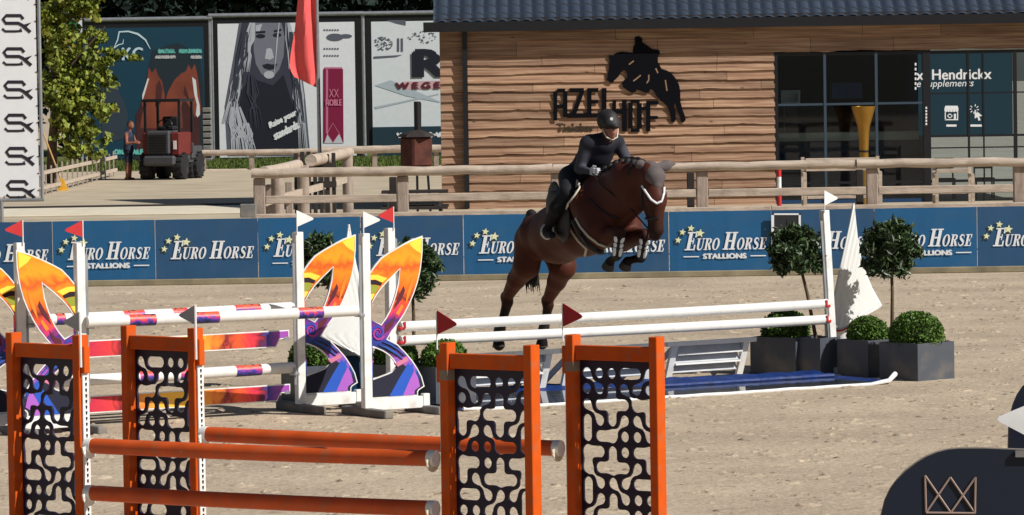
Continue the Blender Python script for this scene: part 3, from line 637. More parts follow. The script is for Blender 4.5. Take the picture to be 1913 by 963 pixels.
for x0p, x1p in zip(seams[:-1], seams[1:]):
    if x1p < -60 or x0p > 1913: continue
    stall = ((x0p-98)//192) % 2 == 0; xa, xb = bedge(x0p), bedge(x1p)
    t = thing('banner_board', ((xa+xb)/2, YB, 0), lab[bi], 'banner board', 'printed blue boards around the arena'); M_ = xz(t); bi += 1
    mb = MB(); N = 12; V = []; 
    wob = RNG.normal(size=N+1)*0.0015; yy = YB+RNG.uniform(-0.003, 0.003)
    for i in range(N+1):
        x = xa+0.005+(xb-xa-0.01)*i/N
        V += [(x, yy+wob[i], 0.09), (x, yy+wob[i]*0.4, ztop-0.01+wob[i]*0.6), (x, yy+0.03, ztop-0.01+wob[i]*0.6), (x, yy+0.03, 0.09)]
    Fs = []
    for i in range(N):
        for j in range(4): Fs.append((i*4+j, i*4+(j+1) % 4, i*4+4+(j+1) % 4, i*4+4+j))
    Fs += [(0, 1, 2, 3), (N*4+3, N*4+2, N*4+1, N*4)]
    mb.add(V, Fs); mb.build('banner', m_boardA if stall else m_boardB, t, M_, smooth=False)
    mb = MB()
    for x in (xa+0.15, xb-0.15): mb.box((x, YB+0.09, ztop/2-0.02), (0.06, 0.08, ztop-0.04))
    mb.build('support', m_darkwood, t, M_)
    # print
    roll = (x0p-1266)*-0.0157; ypl = YB-0.013
    tx = MB(); E0 = x0p+24+8; base = (468 if stall else 469.5)-(E0-1290)*0.0157
    serif(tx, [('E', 34), ('U', 22), ('R', 22), ('O', 22), (' ', 22), ('H', 33), ('O', 22), ('R', 22), ('S', 22), ('E', 22)], E0-4, E0+(148 if stall else 150), base, ypl)
    if stall:
        for l0, l1 in ((E0-5, E0+24), (E0+120, E0+149)):
            yb = base+12-(l0-E0)*0.0157; pxpoly(tx, [(l0, yb-1), (l1, yb-1.4), (l1, yb+0.6), (l0, yb+1)], ypl)
        text(tx, 'STALLIONS', E0+32, E0+112, base+16, 9.5, ypl, bold=0.009)
    tx.build('lettering', m_print, t, M_)
    sm = MB(); sd = MB()
    for k, (sx, sy, r) in enumerate(((-15, -19, 6.5), (-7, -34, 6.5), (9, -41, 7), (26, -32, 8.5))):
        star(sm, E0+sx, base+sy, r, ypl-0.002, 0.15); star(sd, E0+sx-1.5, base+sy+2, r*1.35, ypl+0.002, 0.15)
    sm.build('star', m_star, t, M_); sd.build('star_shade', m_stard, t, M_)
mb = MB(); xa, xb = bedge(-200), bedge(2100); mb.box(((xa+xb)/2, YB+0.03, 0.045), (xb-xa, 0.12, 0.09), bev=0.01); o = mb.build('timber_kerb', m_timber); tag(o, kind='structure')
# framed dark square hung on the board
t = thing('framed_square', (P(1469, 440, YB-0.05).x, YB-0.06, P(1469, 440, YB).z), 'black square with white border hung on the blue boards beside the bay tree', 'sign'); M_ = xz(t)
mb = MB(); YQ = YB-0.07
for r in ((1441, 399, 1496, 402), (1441, 399, 1446, 443), (1492, 399, 1496, 440), (1441, 436, 1496, 443)):
    mb.prism([box2(*r)], 0.02, lambda u, v, z: Vector((P(u, z, YQ).x, YQ+v, P(u, z, YQ).z)))
mb.build('border', m_print, t, M_)
mb = MB(); mb.prism([box2(1446, 402, 1492, 436)], 0.012, lambda u, v, z: Vector((P(u, z, YQ).x, YQ+v+0.004, P(u, z, YQ).z))); mb.build('backing', flat('backing_black', S(38, 38, 42)), t, M_)

# ------------------------------------------------------------- log rail fence
YF = 70.0
fz = thing('log_rail_fence', (P(475, 480, YF).x, YF, 0), 'long weathered round-rail fence in front of the timber clubhouse', 'fence'); M_ = xz(fz)
postx = [484, 752, 1040, 1312, 1630, 1905, 2160]
zr = P(956, 317, YF).z
for i, px in enumerate(postx):
    x = P(px, 350, YF).x; mb = MB(); mb.box((x, YF+0.09, (zr-0.08)/2), (0.19, 0.15, zr-0.08), bev=0.015); mb.build('post', m_logp, fz, M_)
    if px in (752, 1312, 1630):
        mb = MB(); mb.box((x-0.17, YF+0.5, 0.6), (0.12, 0.1, 1.5), bev=0.01); mb.build('prop', m_darkwood, fz, M_)
def lograil(xa, xb, z, r, parent, M_, y=YF, name='rail', sq=False):
    mb = MB(); n = max(3, int((xb-xa)/0.35)); pts = []; rs = []
    for i in range(n+1):
        pts.append((xa+(xb-xa)*i/n, y+RNG.normal()*0.006, z+RNG.normal()*0.006)); rs.append(r*(1+RNG.normal()*0.04))
    if sq: mb.box(((xa+xb)/2, y, z), (xb-xa, 0.07, r*2), bev=0.01)
    else: mb.tube(pts, rs, 12)
    o = mb.build(name, m_log, parent, M_, smooth=not sq); return o
rx = [P(p, 350, YF).x for p in (470, 1034, 1600, 2200)]
for a_, b_ in zip(rx[:-1], rx[1:]): lograil(a_, b_-0.01, zr, 0.078, fz, M_)
for a_, b_ in zip(postx[:-1], postx[1:]): lograil(P(a_, 350, YF).x+0.10, P(b_, 350, YF).x-0.10, P(956, 367, YF).z, 0.065, fz, M_, YF+0.06, sq=True)
for a_, b_ in ((470, 1440), (1440, 2200)): lograil(P(a_, 350, YF).x, P(b_, 350, YF).x-0.01, P(956, 398.5, YF).z-0.01, 0.06, fz, M_, YF-0.06, sq=True)
# return fence running back
rf = thing('return_fence', (P(500, 480, 72).x, 72, 0), 'short log fence running back from the rail fence end, with thick round posts', 'fence'); M_ = xz(rf)
A_ = P(492, 322, 70.6); B_ = P(650, 288, 85.5)
pts = [A_.lerp(B_, k/8)+Vector((RNG.normal()*0.01, 0, RNG.normal()*0.01)) for k in range(9)]
mb = MB(); mb.tube(pts[:4], 0.10, 12); mb.build('rail', m_log, rf, M_, smooth=True); mb = MB(); mb.tube([p+Vector((0.02, 0, 0.03)) for p in pts[4:]], 0.11, 12); mb.build('rail', m_log, rf, M_, smooth=True)
for k in (0.12, 0.4, 0.72, 0.97):
    c = A_.lerp(B_, k); mb = MB(); mb.tube([(c.x+0.03, c.y, 0), (c.x+0.03, c.y, c.z-0.02)], 0.11, 12); mb.build('post', m_logp, rf, M_, smooth=True)
A2, B2 = A_-Vector((0, 0, 0.5)), B_-Vector((0, 0, 0.5)); mb = MB(); mb.beam(A2, B2, 0.06, 0.12); mb.build('rail', m_log, rf, M_)
# dark slatted pallet stood against it
pal = thing('slatted_pallet', (P(590, 400, 80).x, 80, 0), 'dark upright slatted crate side standing behind the return fence', 'pallet'); M_ = xz(pal)
q0, q1 = P(553, 300, 80), P(622, 300, 80)
mb = MB(); n = 7
for i in range(n):
    x = q0.x+(q1.x-q0.x)*i/(n-1); mb.box((x, 80+0.3*i/n, P(590, 286, 80).z/2+0.03*math.sin(i)), (0.075, 0.03, P(590, 286, 80).z), bev=0.005)
mb.build('slats', m_darkwood, pal, M_)
for z in (0.3, 1.0, 1.35): mb = MB(); mb.box(((q0.x+q1.x)/2, 80.2, z), (q1.x-q0.x+0.1, 0.05, 0.12)); mb.build('crossbar', m_darkwood, pal, M_)
# timber offcuts beside the fence corner
for i, (px, w_, hpy, y, lb) in enumerate(((505, 0.16, 345, 73.5, 'thick brown timber post leaning in the fence corner'), (522, 0.15, 352, 74.5, 'stubby sawn timber post second in the fence corner'), (540, 0.13, 340, 75.5, 'slim pale timber post third from the fence corner'))):
    top = P(px, hpy, y); mb = MB(); mb.box((top.x, y, top.z/2), (w_, w_, top.z), bev=0.015); o = mb.build('timber_post', m_logp); rebase(o, (top.x, y, 0)); tag(o, lb, 'post', 'short posts in the fence corner')
simple('junction_box', 'small grey electrical box at the left end of the rail fence', 'box', tuple(P(464, 394, 69.7)), (0.26, 0.2, 0.22), m_grey)
# rusty garden stove
ys = 88.0; st = P(778, 285, ys); stv = thing('rusty_stove', (st.x, ys, 0), 'rusty outdoor stove with chimney pipe beside the clubhouse corner', 'stove'); M_ = xz(stv); k = ys/F
mb = MB(); zt_, zb_ = P(778, 256, ys).z, P(778, 312, ys).z
T = Matrix.Rotation(R(35), 3, 'Z'); mb.box((st.x, ys, (zt_+zb_)/2), (0.5, 0.5, zt_-zb_), T, bev=0.04); mb.build('firebox', m_rust, stv, M_)
mb = MB(); mb.lathe([(0.40, zt_), (0.34, zt_+0.06), (0.1, zt_+0.14)], (st.x, ys, 0), 6); mb.build('lid', m_darkwood, stv, M_)
mb = MB(); mb.tube([(st.x+0.03, ys, zt_+0.1), (st.x+0.03, ys, P(778, 190, ys).z)], 0.07, 14); mb.build('chimney', m_black, stv, M_, smooth=True)
for dx, dy in ((-0.2, -0.2), (0.22, -0.2), (0.0, 0.25)):
    mb = MB(); mb.beam((st.x+dx, ys+dy, zb_+0.02), (st.x+dx*1.3, ys+dy*1.3, 0), 0.05, 0.05); mb.build('leg', m_black, stv, M_)
# picnic table
pt = thing('picnic_table', (P(790, 380, 84).x, 84, 0), 'dark wooden picnic table in front of the rusty stove', 'table'); M_ = xz(pt); c = P(775, 345, 84)
mb = MB(); mb.box((c.x, 84, 0.74), (1.3, 0.8, 0.05)); mb.build('table_top', m_darkwood, pt, M_)
for dy in (-0.65, 0.65):
    mb = MB(); mb.box((c.x, 84+dy, 0.44), (1.3, 0.26, 0.05)); mb.build('seat', m_darkwood, pt, M_)
for dx in (-0.5, 0.5):
    mb = MB(); mb.beam((c.x+dx, 83.3, 0), (c.x+dx, 83.75, 0.74), 0.06, 0.09); mb.beam((c.x+dx, 84.7, 0), (c.x+dx, 84.25, 0.74), 0.06, 0.09); mb.box((c.x+dx, 84, 0.39), (0.05, 1.5, 0.08)); mb.build('leg', m_darkwood, pt, M_)
# terrace chairs behind the rail (outside the glass)
def terrace_bench(px0, px1, pytop, Y, label):
    a, b = P(px0, pytop, Y), P(px1, pytop, Y); L = b.x-a.x; t = thing('garden_bench', ((a.x+b.x)/2, Y, 0), label, 'bench', 'weathered benches on the clubhouse terrace'); M_ = xz(t); cx = (a.x+b.x)/2; z = a.z
    for i, zz in enumerate((z-0.05, z-0.22)):
        mb = MB(); mb.box((cx, Y, zz), (L-0.1, 0.03, 0.09), bev=0.005); mb.build('back_slat', m_log, t, M_)
    for x in (a.x, b.x):
        mb = MB(); mb.beam((x, Y+0.02, 0), (x, Y+0.1, z+0.02), 0.06, 0.07); mb.beam((x, Y-0.5, 0), (x, Y-0.5, z-0.3), 0.06, 0.07); mb.beam((x, Y-0.5, z-0.3), (x, Y+0.08, z-0.3), 0.07, 0.05); mb.build('side_frame', m_log, t, M_)
    mb = MB(); mb.box((cx, Y-0.25, 0.45), (L-0.1, 0.45, 0.05), bev=0.005); mb.build('seat', m_log, t, M_)
terrace_bench(1500, 1640, 296, 86, 'weathered wooden bench seen over the rail below the golden vase')
terrace_bench(1745, 1812, 300, 88, 'small weathered bench over the rail below the teal lettering panel')
t = thing('marker_post', (P(1455, 380, 90).x, 90, 0), 'red and white marker post at the left end of the glass front', 'post'); M_ = xz(t); q = P(1455, 308, 90); k = q.z
mb = MB(); mb.tube([(q.x, 90, 0), (q.x, 90, k*0.45)], 0.05, 12); mb.build('lower_section', flat('post_red', S(190, 40, 45)), t, M_, smooth=True)
mb = MB(); mb.tube([(q.x, 90, k*0.45), (q.x, 90, k*0.75)], 0.048, 12); mb.build('middle_section', m_white, t, M_, smooth=True)
mb = MB(); mb.tube([(q.x, 90, k*0.75), (q.x, 90, k)], 0.05, 12); mb.build('upper_section', flat('post_red', S(190, 40, 45)), t, M_, smooth=True)

# ------------------------------------------------------------- billboards
YV = 156.0
def flatpx(mb, pts, off): mb.poly([Vector((P(x, y, YV).x, YV-0.056-off*0.12, P(x, y, YV).z)) for x, y in pts])
def billboard(x0, x1, y0, y1, label, mback):
    a, b = P(x0, y1, YV), P(x1, y0, YV); t = thing('billboard', ((a.x+b.x)/2, YV, 0), label, 'billboard', 'large advertising canvases at the far side'); M_ = xz(t)
    mb = MB(); mb.box(((a.x+b.x)/2, YV, (a.z+b.z)/2), (b.x-a.x, 0.1, b.z-a.z)); mb.build('canvas', mback, t, M_)
    mb = MB(); e = 0.22
    for c_, d_ in ((((a.x+b.x)/2, b.z+e/2), (b.x-a.x+2*e, e)), (((a.x+b.x)/2, a.z-e/2), (b.x-a.x+2*e, e)), ((a.x-e/2, (a.z+b.z)/2), (e, b.z-a.z)), ((b.x+e/2, (a.z+b.z)/2), (e, b.z-a.z))): mb.box((c_[0], YV+0.02, c_[1]), (d_[0], 0.12, d_[1]))
    mb.build('border', m_black, t, M_)
    mb = MB(); mb.tube([(a.x-e-0.1, YV-0.05, b.z+e+0.08), (b.x+e+0.1, YV-0.05, b.z+e+0.08)], 0.08, 10); mb.build('top_tube', m_metal, t, M_, smooth=True)
    for x in (a.x-e-0.08, b.x+e+0.08):
        mb = MB(); mb.tube([(x, YV+0.05, 0), (x, YV+0.05, b.z+e+0.1)], 0.1, 10); mb.build('upright', m_metal, t, M_, smooth=True)
    return t, M_
def blotch(cx, cy, rx, ry, n, seed):
    rg = random.Random(seed); o = []
    for i in range(n):
        a = rg.uniform(0, 6.28); q = rg.uniform(0, 1)**0.5; x, y = cx+rx*q*math.cos(a), cy+ry*q*math.sin(a); w_ = rg.uniform(1, 3.2)
        o.append([(x-w_, y), (x, y-w_*rg.uniform(.4, 1)), (x+w_, y+rg.uniform(-1, 1)), (x, y+w_*.6)])
    return o
# 1: KC
t, M_ = billboard(150, 380, 50, 298, 'dark teal billboard with KC logo and chestnut horse heads behind the loader', flat('kc_teal', S(10, 58, 78), 0.6))
T1 = [(None)]
def paint(lst, t, M_):
    for nm, mt, off, polys in lst:
        mb = MB(); st_ = min(0.002, 0.02/max(1, len(polys)))
        for i, pl in enumerate(polys): flatpx(mb, pl, off+st_*i)
        mb.build(nm, mt, t, M_)
def ell(cx, cy, rx, ry, n=20, a0=0, a1=360): return [(cx+rx*math.cos(R(a0+(a1-a0)*k/n)), cy+ry*math.sin(R(a0+(a1-a0)*k/n))) for k in range(n)]
chest = mat('print_chestnut', S(126, 62, 44), 0.6, var=0.3, scale=1.2); dk = flat('print_dark', S(26, 40, 50)); br = mat('print_brown', S(72, 34, 34), 0.6, var=0.3, scale=0.8)
paint([('printed_picture', dk, 0.01, [[(285, 95), (330, 80), (372, 100), (380, 160), (380, 298), (250, 298), (262, 200)]]),
       ('printed_picture', br, 0.03, [[(254, 215), (268, 190), (300, 180), (318, 205), (330, 180), (355, 190), (372, 215), (374, 290), (256, 290)]]),
       ('printed_picture', chest, 0.05, [[(276, 142), (278, 126), (284, 137), (291, 127), (295, 141), (303, 152), (308, 178), (307, 240), (262, 240), (266, 214), (270, 202), (265, 196), (266, 182), (272, 160)],
            [(348, 133), (352, 121), (358, 131), (364, 120), (368, 136), (371, 155), (374, 185), (376, 206), (372, 218), (364, 219), (359, 208), (351, 194), (342, 186), (339, 200), (342, 240), (304, 240), (306, 200), (314, 172), (326, 150), (338, 138)]]),
       ('printed_picture', br, 0.07, [[(292, 160), (298, 150), (304, 165), (300, 195), (290, 200)], [(345, 160), (350, 172), (356, 192), (350, 184), (343, 176)]]),
       ('printed_picture', flat('print_white', S(215, 215, 215)), 0.08, [[(276, 147), (279, 147), (270, 178), (266, 190), (266, 178)], [(359, 144), (366, 150), (368, 168), (369, 180), (373, 196), (374, 214), (369, 220), (366, 214), (368, 196), (363, 176)]]),
       ('printed_picture', flat('print_greyhorse', S(44, 58, 70)), 0.03, [[(190, 130), (212, 150), (232, 190), (240, 215), (230, 260), (190, 270)]]),
       ('printed_picture', flat('print_grey2', S(90, 100, 110)), 0.06, [[(208, 144), (214, 150), (222, 168), (218, 168)]]),
       ('logo', flat('print_logo', S(190, 215, 225)), 0.08, stroke([(213, 90), (220, 75), (223, 60), (240, 59), (258, 64), (272, 75), (281, 92)], [1, 2.5, 3, 3, 4, 3, 1])+stroke([(213, 90), (222, 84), (230, 82), (231, 74)], [2.5, 2, 2, 1])),
       ], t, M_)
mb = MB(); mb.off = 0.075; text(mb, 'KC', 229, 267, 113, 24, YV, bold=0.02); mb.build('logo', flat('print_logo', S(190, 215, 225)), t, M_)
mb = MB(); mb.off = 0.075; text(mb, 'BALTULL', 297, 327, 100, 7, YV, bold=0.03); text(mb, 'POM ZARON', 336, 376, 100, 7, YV, bold=0.03); text(mb, 'ONS', 214, 236, 289, 9, YV, bold=0.03); text(mb, 'ALE', 247, 268, 289, 9, YV, bold=0.03); mb.build('lettering', flat('print_mint', S(110, 200, 190)), t, M_)
mb = MB(); mb.off = 0.075; text(mb, 'AVE ROED OM', 291, 327, 110, 5, YV, bold=0.03); text(mb, 'RE DEN', 358, 376, 110, 5, YV, bold=0.03); mb.build('lettering', flat('print_white', S(215, 215, 215)), t, M_)
# 2: portrait and can
t, M_ = billboard(411, 662, 41, 295, 'black and white portrait billboard with purple drinks can', flat('print_paper', S(222, 224, 228), 0.6))
def hair(x0, y0, x1, y1, wv, n, seed, wd):
    rg = random.Random(seed); out = []
    for i in range(n):
        a = rg.uniform(-1, 1)*wv; b = rg.uniform(-1, 1)*wv; pts = [(x0+a*0.5, y0), (x0*.66+x1*.34+a, y0*.66+y1*.34), (x0*.33+x1*.67+b, y0*.33+y1*.67), (x1+b*1.2, y1)]
        out += stroke(pts, [wd, wd*1.4, wd, 0.6])
    return out
gd = flat('print_black', S(20, 24, 38)); gm = flat('print_grey_mid', S(88, 92, 104)); gl = flat('print_grey_light', S(176, 180, 188)); gs = flat('print_grey_skin', S(112, 116, 128)); gdk = flat('print_grey_dark', S(52, 56, 70))
paint([('printed_picture', gm, 0.01, [[(447, 43), (540, 43), (558, 90), (570, 180), (580, 292), (425, 292), (420, 200), (436, 110)]]),
       ('printed_picture', gdk, 0.03, [[(452, 43), (535, 43), (548, 120), (552, 200), (530, 230), (470, 230), (440, 190), (440, 110)]]),
       ('printed_picture', gd, 0.05, [[(452, 170), (470, 140), (480, 150), (510, 160), (530, 140), (545, 190), (570, 240), (574, 285), (462, 285), (456, 240), (446, 210)]]),
       ('printed_picture', gs, 0.07, [[(478, 43), (526, 43), (532, 70), (530, 105), (522, 130), (508, 147), (500, 148), (488, 138), (478, 120), (474, 95), (474, 65)]]),
       ('printed_picture', gl, 0.09, [ell(503, 140, 10, 7), [(498, 92), (503, 90), (508, 92), (512, 108), (505, 112), (495, 110)], [(478, 48), (490, 45), (486, 58), (478, 62)]]),
       ('printed_picture', gd, 0.11, [ell(487, 68, 9, 4), ell(518, 66, 8, 4), [(490, 122), (500, 119), (508, 121), (519, 119), (514, 129), (504, 131), (494, 128)], [(478, 59), (496, 58), (496, 62), (478, 63)], [(512, 57), (526, 54), (526, 58), (512, 61)]]),
       ('printed_picture', gl, 0.13, hair(472, 43, 455, 135, 10, 12, 1, 1.8)+hair(538, 43, 548, 130, 8, 9, 2, 1.3)+hair(522, 43, 512, 140, 1.5, 2, 3, 1.6)+hair(448, 130, 428, 230, 12, 14, 4, 1.3)+hair(440, 200, 450, 290, 18, 22, 14, 1.6)+hair(460, 230, 470, 292, 10, 10, 5, 1.2)+hair(556, 130, 566, 285, 12, 12, 6, 1.2)),
       ('printed_picture', gdk, 0.16, hair(458, 60, 440, 190, 10, 12, 7, 1.8)+hair(545, 60, 560, 230, 8, 12, 8, 1.8)+hair(470, 140, 480, 240, 12, 8, 9, 1.6)),
       ('printed_picture', flat('print_can', S(128, 24, 62), 0.5), 0.04, [[(604, 130), (607, 126), (638, 126), (641, 130), (642, 268), (604, 268)]]),
       ('printed_picture', flat('print_can_light', S(190, 110, 140), 0.5), 0.06, [[(609, 130), (613, 130), (613, 250), (609, 250)], [(606, 126), (639, 126), (640, 129), (606, 129)]]),
       ('printed_picture', flat('print_silver', S(190, 192, 200)), 0.07, [[(606, 268), (612, 250), (622, 268)], [(622, 268), (634, 250), (641, 268)]]),
       ('printed_picture', flat('print_pink', S(205, 120, 150)), 0.08, stroke([(611, 250), (622, 230), (634, 250), (622, 266), (611, 250)], 1.2)),
       ('printed_picture', gm, 0.05, [ell(626, 70, 16, 7), ell(646, 68, 12, 4)]+[[(605+dx, y), (605+dx+3, y), (605+dx+3, y+3), (605+dx, y+3)] for y in (55, 90, 103) for dx in range(0, 30, 5)])], t, M_)
mb = MB(); mb.off = 0.085; text(mb, 'Raise your', 505, 560, 240, 11, YV, shear=0.25, bold=0.025, rot=R(26)); text(mb, 'standards.', 514, 566, 262, 11, YV, shear=0.25, bold=0.025, rot=R(26)); mb.build('lettering', m_print, t, M_)
mb = MB(); mb.off = 0.085; text(mb, 'NOBLE', 609, 638, 198, 12, YV, bold=0.01); text(mb, 'XX', 615, 633, 182, 16, YV); mb.build('lettering', flat('print_pink', S(205, 120, 150)), t, M_)
# 3: R / WEGEN
t, M_ = billboard(697, 950, 37, 262, 'white billboard with big black R and WEGEN behind the clubhouse corner', flat('print_paper2', S(212, 218, 222), 0.6))
paint([('printed_picture', gm, 0.02, blotch(716, 82, 18, 13, 60, 1)+blotch(788, 70, 26, 12, 40, 2)+[[(742, 72), (746, 72), (746, 97), (742, 97)], [(749, 72), (753, 72), (753, 97), (749, 97)], [(698, 106), (752, 103), (740, 107), (698, 110)], [(722, 38), (758, 38), (758, 48), (740, 44)]]),
       ('printed_picture', flat('print_paper3', S(170, 182, 190)), 0.04, [[(700, 160), (730, 150), (822, 190), (822, 192), (760, 180)], [(700, 200), (820, 175), (820, 177), (702, 204)]]),
       ('printed_picture', gd, 0.06, [[(778, 192), (787, 192), (787, 262), (778, 262)]]),
       ('printed_picture', flat('print_pinkbar', S(205, 165, 170)), 0.05, [[(752, 153), (825, 151), (825, 166), (752, 168)]]),
       ], t, M_)
mb = MB(); mb.off = 0.085; text(mb, 'R', 776, 832, 145, 50, YV, bold=0.12); text(mb, 'I', 860, 868, 145, 50, YV, bold=0.1); mb.build('lettering', gd, t, M_)
mb = MB(); mb.off = 0.085; text(mb, 'W E G E N', 740, 845, 167, 12, YV, bold=0.03); mb.build('lettering', flat('print_maroon', S(92, 30, 44)), t, M_)
a, b = P(697, 296, YV), P(950, 234, YV); mb = MB(); mb.box(((a.x+b.x)/2, YV-0.07, (a.z+b.z)/2), (b.x-a.x, 0.08, b.z-a.z)); mb.build('lower_band', flat('print_teal_dark', S(22, 50, 62)), t, M_)
mb = MB(); mb.off = 0.125; text(mb, 'www.rs-w', 742, 830, 258, 10, YV, bold=0.03); mb.build('lettering', m_print, t, M_)
# small signs left of the KC board
for px0, px1, py0, py1, c_, lb in ((118, 146, 38, 80, S(30, 130, 80), 'green banner half hidden by the tree leaves at upper left'), (78, 104, 40, 62, S(220, 225, 225), 'small white sign glimpsed through the tree beside the banner frame'), (146, 153, 38, 80, S(210, 215, 220), 'narrow white panel between green banner and dark teal billboard')):
    a, b = P(px0, py1, 150), P(px1, py0, 150); t = thing('panel_sign', ((a.x+b.x)/2, 150, 0), lb, 'sign'); M_ = xz(t)
    mb = MB(); mb.box(((a.x+b.x)/2, 150, (a.z+b.z)/2), (b.x-a.x, 0.05, b.z-a.z)); mb.build('panel', flat('panel_%d' % px0, c_), t, M_)
    mb = MB(); mb.tube([((a.x+b.x)/2, 150.06, 0), ((a.x+b.x)/2, 150.06, b.z)], 0.03, 8); mb.build('pole', m_metal, t, M_)
# far lawn fence
Yl = 141.0; ff = thing('lawn_fence', (P(600, 300, Yl).x, Yl, 0), 'low weathered rail fence along the lawn below the billboards', 'fence'); M_ = xz(ff)
for i, px in enumerate((380, 470, 560, 700, 815)):
    q = P(px, 288-(px-470)*0.0157, Yl); mb = MB(); mb.box((q.x, Yl, (q.z)/2), (0.16, 0.12, q.z)); mb.build('post', m_logp, ff, M_)
za = P(470, 285, Yl).z
xa, xb = P(370, 285, Yl).x, P(600, 285, Yl).x
lograil(xa, xb, za, 0.10, ff, M_, Yl-0.05); lograil(xb+0.02, P(900, 285, Yl).x, za+0.03, 0.13, ff, M_, Yl-0.05); lograil(xa, P(900, 285, Yl).x, za-0.62, 0.09, ff, M_, Yl+0.02)
# pale block ladder-like tower between boards
t = thing('stacked_blocks', (P(390, 290, 153).x, 153, 0), 'narrow grey gabion column between the first two billboards', 'column'); M_ = xz(t); a = P(386, 200, 153); 
mb = MB(); n = 9
for i in range(n):
    z = a.z/n*i; mb.box((a.x, 153, z+a.z/n/2), (0.3, 0.3, a.z/n-0.05), bev=0.02)
mb.build('blocks', m_grey, t, M_); mb = MB(); mb.box((a.x, 153.05, a.z/2), (0.26, 0.2, a.z)); mb.build('core', m_black, t, M_)
# beach flag
Yb_ = 100.0; q = P(592, 0, Yb_); t = thing('beach_flag', (q.x, Yb_, 0), 'tall red feather flag in front of the portrait billboard', 'flag'); M_ = xz(t)
mb = MB(); mb.tube([(q.x, Yb_, 0), (q.x, Yb_, q.z+0.9)], [0.05, 0.035], 10); mb.build('pole', m_metal, t, M_, smooth=True)
V = []; Fs = []; N = 16; 
prof = [(-60, 557), (0, 555), (30, 553), (60, 549), (90, 544), (110, 541), (130, 542), (145, 548), (158, 552), (166, 592)]
rows_ = []
for i in range(N+1):
    tt = i/N*164-20
    xl = np.interp(tt, [-60, 0, 60, 100, 125, 140, 144], [557, 556, 550, 543, 541, 546, 550]); rows_.append((tt, xl))
for py, xl in rows_:
    for j in range(9):
        px = 591-(591-xl)*j/8; dy = 0 if py < 125 else (0); qq = P(px, py+(20*(1-j/8) if py > 140 else 0), Yb_); V.append((qq.x, Yb_-0.01+0.07*math.sin(j*0.9+py*0.02), qq.z))
for i in range(N):
    for j in range(8): k = i*9+j; Fs.append((k, k+1, k+10, k+9))
mb = MB(); mb.add(V, Fs); o = mb.build('flag', mat('coral_cloth', S(236, 96, 94), 0.8, var=0.06), t, M_, smooth=True)
# ------------------------------------------------------------- white logo banner at left
Yw = 66.0; t = thing('logo_banner_frame', (P(30, 480, Yw).x, Yw, 0), 'tall white banner with repeated black logo on a tubular metal frame', 'banner'); M_ = xz(t)
def PB(px, py, off=0.0): q = P(px, py, Yw); return Vector((q.x, Yw-off, q.z))
xr = PB(70, 200).x; xl = PB(-90, 200).x; z0 = PB(40, 368).z; z1 = PB(40, -60).z
mb = MB(); mb.box(((xl+xr)/2, Yw, (z0+z1)/2), (xr-xl, 0.012, z1-z0)); mb.build('banner', flat('banner_white', S(236, 237, 240)), t, M_)
mb = MB(); xf = xr+0.05
mb.tube([(xf, Yw, z0-0.04), (xf, Yw, z1+0.1)], 0.028, 10); mb.tube([(xl-0.03, Yw, z0-0.05), (xf+0.02, Yw, z0-0.05)], 0.028, 10); mb.build('frame_tube', m_metal, t, M_, smooth=True)
mb = MB()
for k in range(14): z = z0+0.1+k*0.26; mb.box(((xr+0.02), Yw-0.01, z), (0.07, 0.01, 0.012))
for k in range(5): x = xr-0.1-k*0.22; mb.box((x, Yw-0.01, z0-0.02), (0.012, 0.01, 0.07))
mb.build('cable_tie', m_black, t, M_)
for x in (PB(3, 380).x, PB(-88, 380).x):
    mb = MB(); mb.tube([(x, Yw, 0), (x, Yw, z0-0.05)], 0.028, 10); mb.build('leg', m_metal, t, M_, smooth=True)
for c_ in range(7):
    for col_ in (0, -1):
        lg = MB()
        oy = -40+62*c_+ (0); ox = 2+col_*74+c_*1.6-1
        S_ = lambda pts: [(ox+x*0.42, oy+y*0.42) for x, y in pts]
        for pts, wd in (([(98, 34), (86, 18), (22, 18), (8, 34), (20, 52), (76, 52), (92, 60), (130, 92)], 6.0), ([(4, 76), (18, 88), (62, 88), (92, 86), (84, 76)], 4.2)):
            for qd in stroke(S_(pts), wd): lg.poly([PB(x, y, 0.012) for x, y in qd])
        lg.poly([PB(x, y, 0.013) for x, y in S_([(100, 58), (134, 48), (112, 70)])])
        lg.build('logo', flat('logo_black', S(38, 34, 44)), t, M_)
# ------------------------------------------------------------- left tree, picket fence, broom
Yt = 127.0; q = P(128, 350, Yt); t = thing('sycamore_tree', (q.x, Yt, 0), 'leafy yellow-green tree overhanging the pavement beside the white banner', 'tree'); M_ = xz(t)
mb = MB(); mb.tube([(q.x-0.5, Yt, 0), (q.x-0.45, Yt, 1.2), (q.x-0.3, Yt, 2.6), (q.x-0.35, Yt+0.1, 4.5), (q.x-0.2, Yt, 6.5)], [0.17, 0.14, 0.11, 0.08, 0.04], 10)
for (a_, b_) in (((-0.35, 2.2), (0.9, 3.4)), ((-0.32, 3.0), (1.2, 4.6)), ((-0.35, 2.6), (-1.4, 3.6)), ((-0.3, 4.2), (0.7, 5.6)), ((-0.45, 1.4), (0.6, 2.0))): mb.tube([(q.x+a_[0], Yt, a_[1]), (q.x+b_[0], Yt-0.3, b_[1])], [0.06, 0.02], 8)
mb.build('trunk', m_bark, t, M_, smooth=True)
rg = np.random.default_rng(11); pts = []
blobs = [(150, 8, 42, 24), (100, 25, 34, 30), (175, 25, 22, 14), (120, 85, 34, 38), (168, 70, 26, 20), (205, 105, 28, 16), (250, 108, 16, 8), (150, 120, 44, 34), (110, 150, 40, 40), (170, 150, 36, 30), (135, 195, 46, 36), (180, 200, 28, 26), (205, 205, 18, 16), (120, 235, 30, 30), (160, 245, 34, 26), (190, 262, 16, 14), (145, 280, 32, 18), (175, 288, 22, 12), (95, 60, 24, 30)]
